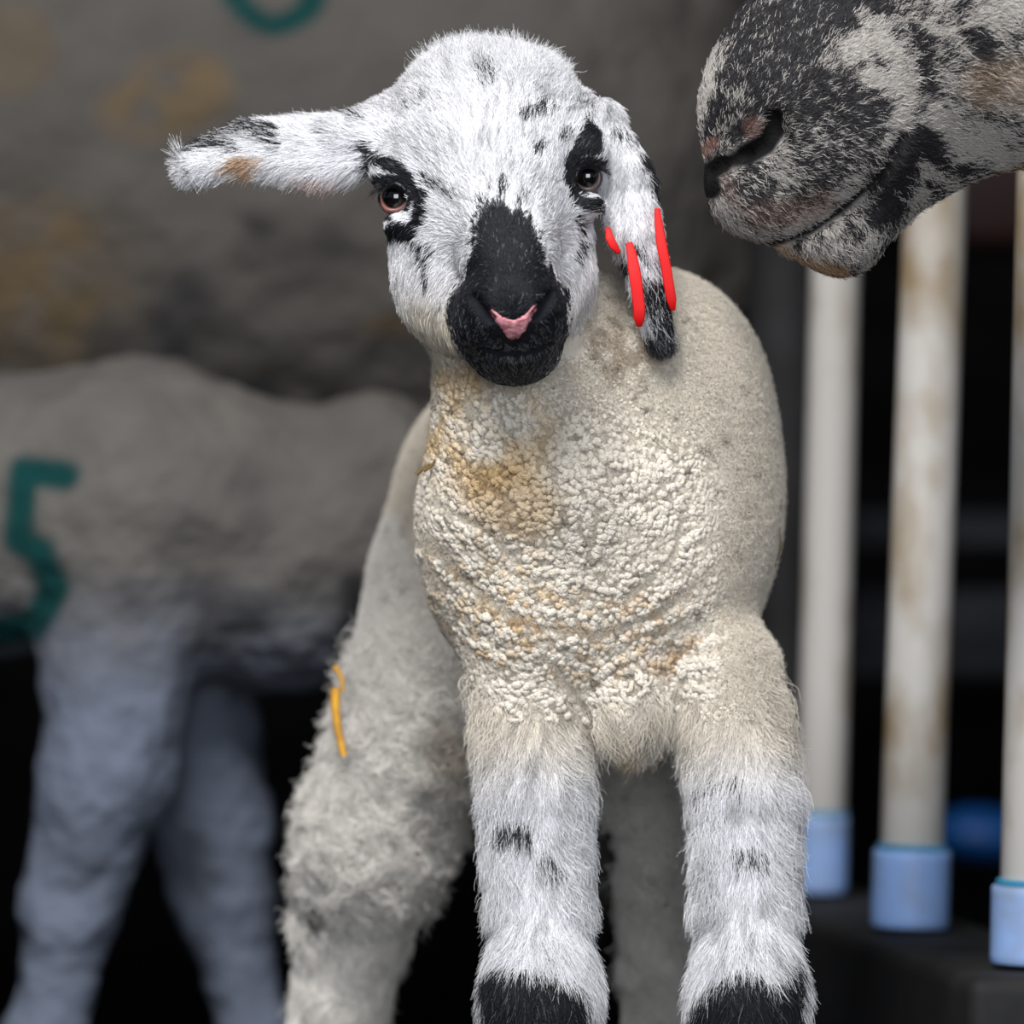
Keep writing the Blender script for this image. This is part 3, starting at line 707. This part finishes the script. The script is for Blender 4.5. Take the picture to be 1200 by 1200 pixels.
# ---------------------------------------------------------------- the speckled ewe leaning in from the right
ewe = [E_(938, 145, 20, 104, 98, 100, 30, 'ewe', -25), Cone(P(945, 120, 20), P(1270, -20, -20), 100, 176, 50, 'ewe'), E_(890, 215, 10, 66, 62, 78, 28, 'ewe', -20),
       E_(872, 130, 15, 46, 74, 66, 24, 'ewe', 0), E_(908, 60, 20, 56, 100, 84, 36, 'ewe', -22), C(960, 150, 10, 100, 1010, 130, 0, 112, 40, 'ewe'),
       C(935, 262, 10, 38, 985, 272, 10, 46, 22, 'ewe'), C(985, 268, 10, 44, 1090, 165, 15, 52, 26, 'ewe'), C(1090, 150, 15, 64, 1230, 100, 10, 84, 40, 'ewe'),
       E_(905, 245, 0, 44, 32, 60, 16, 'ewe', -15)]
ax_e = norm(P(1270, -20, -20)-P(925, 120, 20))
# cranium, jaw, neck and a fleeced trunk beyond the picture's right edge
ewe += [E_(1350, -70, -20, 190, 200, 170, 60, 'ewe', 20), C(1260, 60, -20, 110, 1460, 60, -30, 150, 60, 'ewe'),
        C(1400, -40, -30, 170, 1900, 150, -350, 330, 80, 'ewef'), C(2150, 230, -620, 520, 3300, 230, -900, 540, 120, 'ewef')]
for sx, dd in ((2050, -850), (2150, -420), (3250, -1050), (3300, -650)):
    gx_ = P(sx, 900, dd)[0]
    ewe += [Cone(P(sx, 600, dd), ground(gx_, dd, 420), 130, 62, 60, 'ewel'), Cone(ground(gx_, dd, 420), ground(gx_, dd, 90), 62, 48, 30, 'ewel'), Cone(ground(gx_-20, dd-20, 40), ground(gx_-20, dd, 90), 40, 36, 10, 'hoof'), Cone(ground(gx_+20, dd-20, 40), ground(gx_+20, dd, 90), 40, 36, 10, 'hoof')]
ewe += [Blade([P(1440, -190, 120), P(1500, -200, 210), P(1560, -170, 300)], [50, 70, 30], (0.3, -.3, 1), 9, .2, 20, 'ewe'),
        Blade([P(1440, -190, -180), P(1470, -200, -270), P(1520, -160, -370)], [50, 70, 30], (0.3, .3, 1), 9, .2, 20, 'ewe')]
def carve(pts, r, k=8, off=0):
    q = [P(x, y, hit(ewe, x, y)+off) for x, y in pts]; rs = np.broadcast_to(r, len(q))
    for i in range(len(q)-1): ewe.append(Cone(q[i], q[i+1], rs[i], rs[i+1], k, 'ewe', True))
carve([(906, 142), (906, 156), (894, 172), (876, 180)], [13, 13, 11, 8], 9, 2)
carve([(878, 180), (860, 188), (844, 194), (830, 203)], [6, 6, 8, 8], 8, -1)
carve([(884, 285), (915, 283), (950, 270), (985, 246), (1020, 215), (1045, 185), (1058, 160)], [9, 9, 8, 8, 6, 5, 3], 8, 0)
exe = P(1330, -110, hit(ewe, 1330, -110)); ewe.append(Ell(exe, (26, 30, 22), 8, 'ewe', 0, True))
axe = (axis([(205, 620, 3.5), (620, 1000, 10), (1000, 3900, 24)]), axis([(-1600, -560, 26), (-560, -130, 20), (-130, 160, 4), (160, 560, 16)]), axis([(Zf, 240, 16), (240, 640, 3.5), (640, 1250, 14)]))
Fe = field(ewe, axe); EV, EF = nets(Fe, axe); Fe = None
elab = groups(ewe, EV)
ESTR = [([(860, 20), (900, 60), (960, 20)], 34, .75), ([(900, 100), (960, 110), (1020, 130)], 30, .75), ([(1000, 60), (1010, 110)], 14, .5), ([(1000, 170), (960, 200), (900, 190)], 26, .62), ([(1070, 40), (1085, 90), (1080, 120)], 12, .8), ([(1130, 10), (1150, 60)], 14, .75),
        ([(1075, 155), (1100, 185)], 15, .93), ([(1060, 170), (1050, 215), (1030, 250)], 17, .85), ([(1090, 215), (1130, 195)], 8, .85), ([(1050, 120), (1080, 130)], 9, .7), ([(1140, 120), (1165, 135)], 8, .6), ([(990, 15), (1020, 0)], 20, .9), ([(850, 170), (880, 200), (870, 230)], 16, .5), ([(1110, 60), (1140, 90)], 9, .5)]
ELIGHT = [([(1010, 20), (1030, 50)], 7, .6), ([(990, 60), (1040, 50), (1060, 80)], 7, .75), ([(1020, 95), (1060, 110), (1050, 135)], 10, .75), ([(1140, 20), (1190, 10)], 12, .7), ([(830, 65), (824, 110), (820, 150)], 6, .75), ([(840, 235), (850, 258), (880, 278), (920, 280)], 6, .8), ([(920, 275), (970, 240), (1010, 215)], 6, .55), ([(1090, 130), (1120, 170), (1160, 175)], 12, .65), ([(1080, 200), (1105, 210)], 6, .7), ([(950, 300), (1000, 290)], 12, .5), ([(890, 160), (915, 200)], 12, .45)]
def ewe_coat(V, lab, hard=False, rg=None):
    X, Y, d = unP(V); n = len(V); wob = (fbm(V, 16, 31)-.5)*26; wob2 = (fbm(V, 16, 32)-.5)*26; Xw, Yw = X+wob, Y+wob2
    base = .50+.0*X
    m = np.clip(.62-.0012*(X-900), .38, .64)+.9*(fbm(V, 26, 41, 3)-.5)+.5*(fbm(V, 8, 43)-.5)
    for pts, w, s in ESTR: m = np.maximum(m, s*stroke(Xw, Yw, pts, w, 14))
    for pts, w, s in ELIGHT: m = m*(1-s*stroke(Xw, Yw, pts, w, 12))
    light = lin(180, 175, 170); dark = lin(44, 43, 46)
    pick = m if hard else (rg.random(n)*.55+.45*vnoise(V, 5, 78) < m)*1.0
    c = light*(1-pick[:, None])+dark*pick[:, None]
    def mix(c, m, rgb): m = m[:, None]; return c*(1-m)+np.array(rgb)*m
    c = mix(c, stroke(X, Y, [(885, 250), (930, 245), (960, 235)], 12, 14)*.45*(1-pick*.5), lin(140, 106, 90))
    c = mix(c, stroke(X, Y, [(905, 292), (940, 305), (980, 316)], 7, 10)*.6, lin(170, 130, 84)); c = mix(c, stroke(X, Y, [(880, 150), (888, 162)], 9, 5)*.8, lin(112, 84, 78)); c = mix(c, stroke(X, Y, [(836, 170), (828, 180)], 5, 4)*.6, lin(150, 108, 96))
    c = mix(c, stroke(X, Y, [(845, 205), (860, 240)], 6, 8)*.35, lin(130, 100, 90))
    c = mix(c, stroke(X, Y, [(1120, 230), (1220, 185)], 6, 6)*.7, lin(168, 132, 92)); c = mix(c, stroke(X, Y, [(1150, 100), (1220, 90)], 22, 20)*.35, lin(190, 160, 130))
    c = mix(c, stroke(X, Y, [(905, 138), (908, 152), (896, 170), (874, 182)], 12, 5)*(d < 80), lin(14, 13, 14))
    c = mix(c, np.maximum(stroke(X, Y, [(884, 178), (862, 187), (846, 192)], 7, 4), stroke(X, Y, [(846, 192), (828, 203), (834, 222)], 11, 4))*(d < 80), lin(14, 13, 14))
    c = mix(c, stroke(X, Y, [(884, 286), (915, 283), (950, 270), (985, 246), (1020, 215), (1040, 190)], 3.5, 4)*(d < 80), lin(22, 19, 19))
    c = np.where((lab == 'ewef')[:, None], lin(170, 164, 154)*(.8+.4*fbm(V, 60, 5)[:, None]), c); c = np.where((lab == 'hoof')[:, None], lin(48, 44, 40), c)
    return c
ewe_t = thing('ewe', 'black and white speckled ewe leaning its muzzle in from the right', 'sheep')
m_ewe = coat_mat('ewe_skin', 0.85, 0.4, 600, 0.15, 90)
ewe_o = mesh('body', W(EV), EF, m_ewe, ewe_t, ewe_coat(EV, elab, True)*.85)
EFLOW = np.array([(840, 100, .1, -1), (900, 60, .3, -1), (880, 200, .6, .5), (930, 150, 1, -.2), (900, 250, .7, .6), (960, 220, .9, .2), (960, 290, .5, .8), (1050, 100, .9, -.4), (1060, 200, .6, .7), (1150, 150, .9, .1), (860, 150, .4, -.8), (1020, 270, .5, .8)], float)
if FUR:
    V, N, q = surface(ewe_o.data); rg = np.random.default_rng(21)
    dn, fc, fn, g = density(V, N, q, elab, {'ewe': .7}); Xc, Yc, dc = unP(fc)
    dn *= np.where(Xc > 1260, .12, 1)
    hole = np.max([stroke(Xc, Yc, [(906, 142), (906, 156), (894, 172), (876, 180)], 13, 3), stroke(Xc, Yc, [(876, 180), (858, 188), (840, 196), (826, 204), (832, 220)], 12, 3), stroke(Xc, Yc, [(884, 286), (915, 283), (950, 270), (985, 246), (1010, 224)], 4.5, 2)], axis=0)
    dn *= 1-hole*(dc < 60)
    p, n, f = scatter(V, N, q, dn, rg); X, Y, d = unP(p); fw = flow(X, Y, EFLOW, 36)
    fl3 = np.stack([fw[:, 0], 0*X, -fw[:, 1]], 1)
    L = (8.5+5*rg.random(len(X)))*np.where(Y > 250, 1.3, 1)*np.where(X > 1050, 1.3, 1)
    wet = stroke(X, Y, [(840, 175), (890, 165)], 10, 16)
    hair('fur', groom(p, n, fl3, L*(1-.4*wet), .14, 5, rg, jit=.25, curl=.02), .42*S, ewe_coat(p, g[f], False, rg), fur_mat('ewe_fur', .6, .2, .3), ewe_t, .3)
    print('ewe strands', len(p))
c_ = eye(1330, -110, exe[1], 28, ewe_t, (-.2, -1, 0), m_blackskin)

# ---------------------------------------------------------------- sheep behind, in the shade
def wool_disp(V, N, a, s1, seed): return V+N*((fbm(V, s1, seed, 3)-.5)*a)[:, None]
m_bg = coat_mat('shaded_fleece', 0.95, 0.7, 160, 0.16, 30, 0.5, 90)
TEAL = lin(0, 50, 50)
# large ewe, side on
Q = lambda X, Y, d: P(X, Y, d)
big = [Cone(Q(-500, 180, 2500), Q(480, 215, 2500), 600, 600, 120, 'f'), Ell(Q(650, 130, 2480), (320, 420, 620), 100, 'f'), Ell(Q(-700, 60, 2500), (560, 560, 620), 100, 'f'),
       Cone(Q(-800, -60, 2450), Q(-1150, -380, 2350), 330, 210, 100, 'f'), Ell(Q(-1260, -400, 2320), (190, 150, 170), 60, 'h'), Cone(Q(-1280, -390, 2320), Q(-1480, -260, 2300), 140, 90, 50, 'h')]
for sx, dd, in ((640, 2250), (660, 2650), (-760, 2250), (-740, 2680)):
    gxx = P(sx, 0, dd)[0]
    big += [Cone(P(sx, 300, dd), ground(gxx, dd, 420), 150, 66, 70, 'l'), Cone(ground(gxx, dd, 420), ground(gxx, dd, 90), 66, 46, 30, 'l'), Cone(ground(gxx-20, dd-20, 40), ground(gxx-20, dd, 90), 40, 36, 10, 'hoof'), Cone(ground(gxx+20, dd-20, 40), ground(gxx+20, dd, 90), 40, 36, 10, 'hoof')]
big += [Blade([Q(-1230, -480, 2250), Q(-1210, -500, 2150), Q(-1210, -460, 2050)], [50, 70, 30], (.3, .3, 1), 14, .2, 20, 'h'), Blade([Q(-1230, -480, 2430), Q(-1210, -500, 2530), Q(-1210, -460, 2630)], [50, 70, 30], (.3, -.3, 1), 14, .2, 20, 'h')]
axb = (axis([(-3100, 700, 13)]), axis([(1800, 3200, 16)]), axis([(Zf, 1700, 13)]))
Fb = field(big, axb); BVt, BFc = nets(Fb, axb); Fb = None
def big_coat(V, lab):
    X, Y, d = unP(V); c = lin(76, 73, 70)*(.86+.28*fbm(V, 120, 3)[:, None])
    def mix(c, m, rgb): m = m[:, None]; return c*(1-m)+np.array(rgb)*m
    c = mix(c, blob(X, Y, 40, 340, 130, 120)*(.35+.6*sstep(.4, .65, fbm(V, 60, 8)))*.7, lin(92, 76, 50))
    c = mix(c, blob(X, Y, 200, 110, 90, 50, 20)*sstep(.35, .6, fbm(V, 50, 9))*.7, lin(96, 80, 56)); c = mix(c, blob(X, Y, 10, 60, 60, 60)*.6, lin(84, 74, 58))
    for pts, w, s in (([(205, 400), (200, 360), (215, 345)], 14, .4), ([(185, 385), (230, 450), (300, 462)], 14, .55), ([(230, 340), (235, 370)], 16, .5), ([(120, 400), (140, 410)], 20, .5), ([(300, 262), (302, 266)], 9, .6), ([(385, 280), (390, 284)], 12, .4), ([(300, 463), (420, 430), (470, 400)], 10, .35)):  # dark patches; the shadow line under the belly is painted in too
        c = mix(c, s*stroke(X, Y, pts, w, 22), lin(38, 38, 42))
    c = mix(c, blob(X, Y, 460, 380, 40, 14)*.5, lin(90, 72, 46))
    # teal marking, the lower bowl of a figure
    r = np.hypot((X-322)/46, (Y+12)/40); ring = 1-sstep(11, 17, np.abs(r-1)*42)
    ring = np.maximum(ring, stroke(X, Y, [(278, -20), (285, -90), (330, -140)], 11, 6))
    c = mix(c, ring*.95*(d < 2400), TEAL)
    c = np.where((lab == 'h')[:, None], lin(60, 58, 58), c)
    return c
bl = groups(big, BVt)
big_t = thing('sheep', 'large grey fleeced sheep standing side on behind with a teal mark on its fleece', 'sheep')
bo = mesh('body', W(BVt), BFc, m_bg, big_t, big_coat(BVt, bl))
Vv, Nn_, _ = surface(bo.data); bo.data.vertices.foreach_set('co', W(wool_disp(Vv, Nn_, 36, 90, 4)).astype(np.float32).ravel()); bo.data.update()

# second lamb, side on, number 5 on its flank
sl = [Cone(Q(-330, 610, 1560), Q(120, 600, 1520), 205, 200, 90, 'f'), Ell(Q(180, 600, 1500), (170, 190, 190), 80, 'f'), Cone(Q(180, 600, 1500), Q(400, 620, 1500), 180, 170, 80, 'f'), Ell(Q(340, 690, 1480), (150, 140, 150), 70, 'f'),
      Ell(Q(440, 560, 1480), (90, 110, 120), 60, 'f'), Cone(Q(460, 590, 1450), Q(530, 680, 1430), 76, 46, 40, 'h'),
      Cone(Q(150, 700, 1420), Q(125, 900, 1390), 118, 92, 60, 'l'), Cone(Q(125, 900, 1390), Q(85, 1060, 1400), 88, 66, 40, 'l'), Cone(Q(85, 1060, 1400), Q(50, 1230, 1400), 62, 50, 40, 'l'),
      Cone(Q(210, 760, 1640), Q(245, 950, 1640), 100, 84, 60, 'l'), Cone(Q(245, 950, 1640), Q(262, 1050, 1640), 80, 66, 40, 'l'), Cone(Q(262, 1050, 1640), Q(300, 1230, 1640), 64, 50, 40, 'l')]
for sx, dd in ((50, 1400), (300, 1640)):
    a = Q(sx, 1230, dd)
    sl += [Cone(a, ground(a[0], dd, 90), 58, 44, 30, 'l'), Cone(ground(a[0]-14, dd-20, 28), ground(a[0]-14, dd, 60), 27, 24, 10, 'hoof'), Cone(ground(a[0]+14, dd-20, 28), ground(a[0]+14, dd, 60), 27, 24, 10, 'hoof')]
for sx, dd in ((-420, 1440), (-400, 1700)):
    a = P(sx, 1100, dd)
    sl += [Cone(P(sx, 720, dd), P(sx+20, 900, dd), 130, 90, 60, 'l'), Cone(P(sx+20, 900, dd), P(sx-40, 1080, dd+30), 80, 54, 40, 'l'), Cone(P(sx-40, 1080, dd+30), ground(a[0]-20, dd, 90), 52, 42, 30, 'l'), Cone(ground(a[0]-34, dd-20, 28), ground(a[0]-34, dd, 60), 27, 24, 10, 'hoof'), Cone(ground(a[0]-6, dd-20, 28), ground(a[0]-6, dd, 60), 27, 24, 10, 'hoof')]
axs = (axis([(-1700, 0, 9)]), axis([(1150, 1900, 10)]), axis([(Zf, 400, 8)]))
axs = (axis([(-1500, 100, 9)]), axs[1], axs[2])
Fs = field(sl, axs); SV, SF = nets(Fs, axs); Fs = None; slb = groups(sl, SV)
FIVE = [(74, 556), (28, 552), (22, 632), (50, 648), (62, 690), (42, 732), (-12, 742)]
def small_coat(V, lab):
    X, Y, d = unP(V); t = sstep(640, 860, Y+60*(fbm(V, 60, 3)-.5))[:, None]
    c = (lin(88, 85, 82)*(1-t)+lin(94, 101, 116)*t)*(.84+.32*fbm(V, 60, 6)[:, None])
    def mix(c, m, rgb): m = m[:, None]; return c*(1-m)+np.array(rgb)*m
    c = mix(c, .8*stroke(X, Y, [(418, 690), (425, 735), (410, 765)], 16, 20), lin(14, 14, 16))
    for pts, w, s in (([(240, 700), (300, 720)], 18, .5), ([(90, 1000), (110, 1010)], 18, .4), ([(225, 1000), (235, 1030)], 18, .5), ([(290, 560), (300, 640)], 12, .3), ([(150, 690), (160, 720)], 10, .4), ([(215, 600), (200, 640)], 12, .2)):
        c = mix(c, s*stroke(X, Y, pts, w, 24), lin(50, 50, 56))
    c = mix(c, .97*stroke(X, Y, FIVE, 16, 9)*(d < 1500), TEAL)
    c = np.where((lab == 'hoof')[:, None], lin(40, 38, 38), c)
    return c
so_t = thing('lamb', 'grey lamb side on in the shade with a teal number 5 on its flank', 'lamb')
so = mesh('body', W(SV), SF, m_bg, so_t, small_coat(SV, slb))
Vv, Nn_, _ = surface(so.data); so.data.vertices.foreach_set('co', W(wool_disp(Vv, Nn_, 26, 60, 14)).astype(np.float32).ravel()); so.data.update()

# ---------------------------------------------------------------- feed barrier: upright tubes with blue sleeves standing on a dark beam
m_bar = plain('weathered_white_tube', lin(182, 179, 175), 0.55, 0.4, 13, rgb2=lin(134, 116, 88), stops=(.34, .56), scl=(2, 2, 1), detail=6)
m_cap = plain('pale_blue_sleeve', lin(128, 160, 212), 0.5, 0.4, 22, rgb2=lin(120, 134, 158), stops=(.3, .5))
m_rim = plain('teal_rim', lin(60, 150, 190), 0.5, 0.4)
bar_t = thing('feed_barrier', 'feed barrier of dirty white upright tubes with blue sleeved feet on a dark beam', 'barrier', (0.17, 0.4, 0))
bpy.context.view_layer.update()
def tube(name, a, b, r, mat, parent, n=32, rings=(0, 1), ro=None):
    a, b = np.array(a), np.array(b); t = norm(b-a); s_ = norm(np.cross(t, [0, 1, 0])); u_ = np.cross(s_, t)
    prof = [(0, 0), (0, r*.93), (.012/1.5*0+.001, r)] 
    L = np.linalg.norm(b-a); prof = [(0, 0), (0, r-.0008), (.0008, r)]+[(L*i/8, r) for i in range(1, 8)]+[(L-.0008, r), (L, r-.0008), (L, 0)]
    V = [a+t*h+s_*q_*math.cos(6.28319*k/n)+u_*q_*math.sin(6.28319*k/n) for h, q_ in prof for k in range(n)]
    F = [(i*n+k, (i+1)*n+k, (i+1)*n+(k+1) % n, i*n+(k+1) % n) for i in range(len(prof)-1) for k in range(n)]
    o = mesh(name, np.array(V), F, mat, parent); shift(o, parent); return o
for xb, yb, xt, yt, d, rp, rc in ((961, 1040, 982, 200, 1750, 29, 32), (1066, 1080, 1101, 100, 1080, 37.5, 46), (1212, 1122, 1236, 100, 470, 42, 52)):
    a = W(P(xb, yb, d)); b = W(P(xt, yt, d)); k = float(K(d)); r1, r2 = rp*k*S, rc*k*S
    dr = norm(b-a); top = a+dr*(1.05-a[2])/dr[2]
    br = tube('bar', a, top, r1, m_bar, bar_t)
    ln = 84*k*S
    sv = tube('sleeve', a-dr*.003, a+dr*ln, r2, m_cap, br); sv.matrix_parent_inverse = br.matrix_world.inverted() if False else sv.matrix_parent_inverse
    rm = tube('sleeve_rim', a+dr*ln, a+dr*(ln+.003), (r1+r2)/2, m_rim, br)
# dark beam under the bars
A_ = W(P(961, 1052, 1750)); B_ = W(P(1212, 1135, 470)); dirb = norm(B_-A_)
def beam(name, a, b, w, h, mat, parent):
    a, b = np.array(a), np.array(b); t = norm((b-a)*[1, 1, 0]); s_ = np.array([t[1], -t[0], 0]); V = []
    for q_ in (a, b):
        for sx, sz in ((-1, 0), (1, 0), (1, -1), (-1, -1)): V.append(q_+s_*sx*w/2+np.array([0, 0, sz*h]))
    o = mesh(name, np.array(V), [(0, 1, 2, 3), (7, 6, 5, 4), (0, 4, 5, 1), (1, 5, 6, 2), (2, 6, 7, 3), (3, 7, 4, 0)], mat, parent, smooth=False); shift(o, parent)
    bv = o.modifiers.new('b', 'BEVEL'); bv.width = .008; bv.segments = 4; return o
beam('beam', A_-dirb*.12, B_+dirb*.05, .085, A_[2]-.001, m_rub, bar_t)
tt_, tb_ = A_+np.array([.03, 0, 1.05-A_[2]+.02]), B_+np.array([.03, 0, 1.05-B_[2]+.02])
beam('top_rail', tt_-dirb*.12, tb_+dirb*.05, .07, .05, m_rub, bar_t)
for nm in (A_-dirb*.1, B_+np.array([.12, 0, 0])):
    tube('post', (nm[0], nm[1], 0), (nm[0], nm[1], 1.03), .02, m_rub, bar_t)

# boards, post and odds and ends in the dark behind the barrier
m_post = plain('dark_painted_post', lin(46, 46, 50), 0.7, 0.3, 20)
def single(o, label, cat, group=None):
    o['label'] = label; o['category'] = cat
    if group: o['group'] = group
    return o
pc = P(906, 600, 3700); x_, y_ = pc[0]*S, pc[1]*S
single(box('upright_post', (x_-.045, y_, 0), (x_+.03, y_+.06, 2.6), m_post, None, .004), 'dark grey upright post in the gap left of the tubes', 'post')
m_rail = plain('grey_board', lin(70, 71, 76), 0.85, 0.2, 12, rgb2=lin(44, 45, 50), scl=(1, 1, 8))
for (yt, yb, lb) in ((600, 640, 'narrow grey rail behind the tubes, upper of the pair'), (692, 792, 'broad grey board behind the tubes, lower of the pair')):
    d = 4200; a = W(P(700, yb, d)); b = W(P(1500, yt, d))
    single(box('rail', (a[0], a[1], a[2]), (b[0]+.6, a[1]+.03, b[2]), m_rail, None, .003), lb, 'rail')
m_rb = plain('dark_red_paint', lin(44, 14, 12), 0.6, 0.3, 15)
a = W(P(1090, 288, 4300)); b = W(P(1260, 120, 4300)); single(box('red_panel', (a[0], a[1], a[2]), (b[0], a[1]+.05, b[2]), m_rb, None, .01), 'dark red panel in the gap under the speckled ewe chin', 'panel')
m_bl = plain('blue_plastic', lin(20, 92, 170), 0.45, 0.4, 15)
V_, F_ = ball((0, 0, 0), 1, 20, 12, (1, .6, .5)); pb = P(1153, 978, 3600)
single(mesh('blue_oddment', W(pb)+V_*.032*(.75+.6*fbm(V_*40+80, 26, 3)[:, None]), F_, m_bl), 'small bright blue bundle low behind the tubes at the right', 'oddment')  # lumpy stand-in for an unidentified blue spot

# ---------------------------------------------------------------- straw on the fleece
m_straw = plain('yellow_straw', lin(222, 166, 52), 0.5, 0.4, 120, rgb2=lin(176, 124, 40)); m_hay = plain('brown_hay', lin(104, 82, 46), 0.7, 0.3, 100)
def stalk(pts, rad, mat, label, group=None, prims=lamb, off=-2, dd=None):
    dds = [hit(prims, x, y) if dd is None else dd for x, y in pts]
    P3 = np.array([P(x, y, d+off) for (x, y), d in zip(pts, dds)])
    t = np.linspace(0, 1, len(P3)); tt = np.linspace(0, 1, 14); P3 = np.stack([np.interp(tt, t, P3[:, i]) for i in range(3)], 1)
    return single(sweep('straw_stalk', P3, rad*(1-.35*tt), mat, None, 8), label, 'straw', group)
dl = hit(lamb, 415, 850)
stalk([(393, 806), (393, 830), (396, 855), (403, 886)], 6.5, m_straw, 'thick yellow straw stalk stuck to the lamb hind leg', dd=dl-40)
stalk([(392, 780), (400, 793), (402, 810)], 3.5, m_straw, 'thin curled straw tip above the thick yellow stalk', dd=dl-38)
stalk([(488, 556), (497, 548), (504, 544)], 2.4, m_hay, 'brown hay wisp on the fleece left of the lamb neck', dd=hit(lamb, 510, 546)-12)
stalk([(496, 552), (506, 546), (511, 538)], 2.2, m_hay, 'shorter hay scrap crossing the brown wisp by the lamb neck', dd=hit(lamb, 510, 546)-14)
stalk([(916, 585), (912, 612), (915, 640), (908, 665)], 1.6, m_hay, 'hay wisp hanging at the right flank edge of the lamb', dd=170)
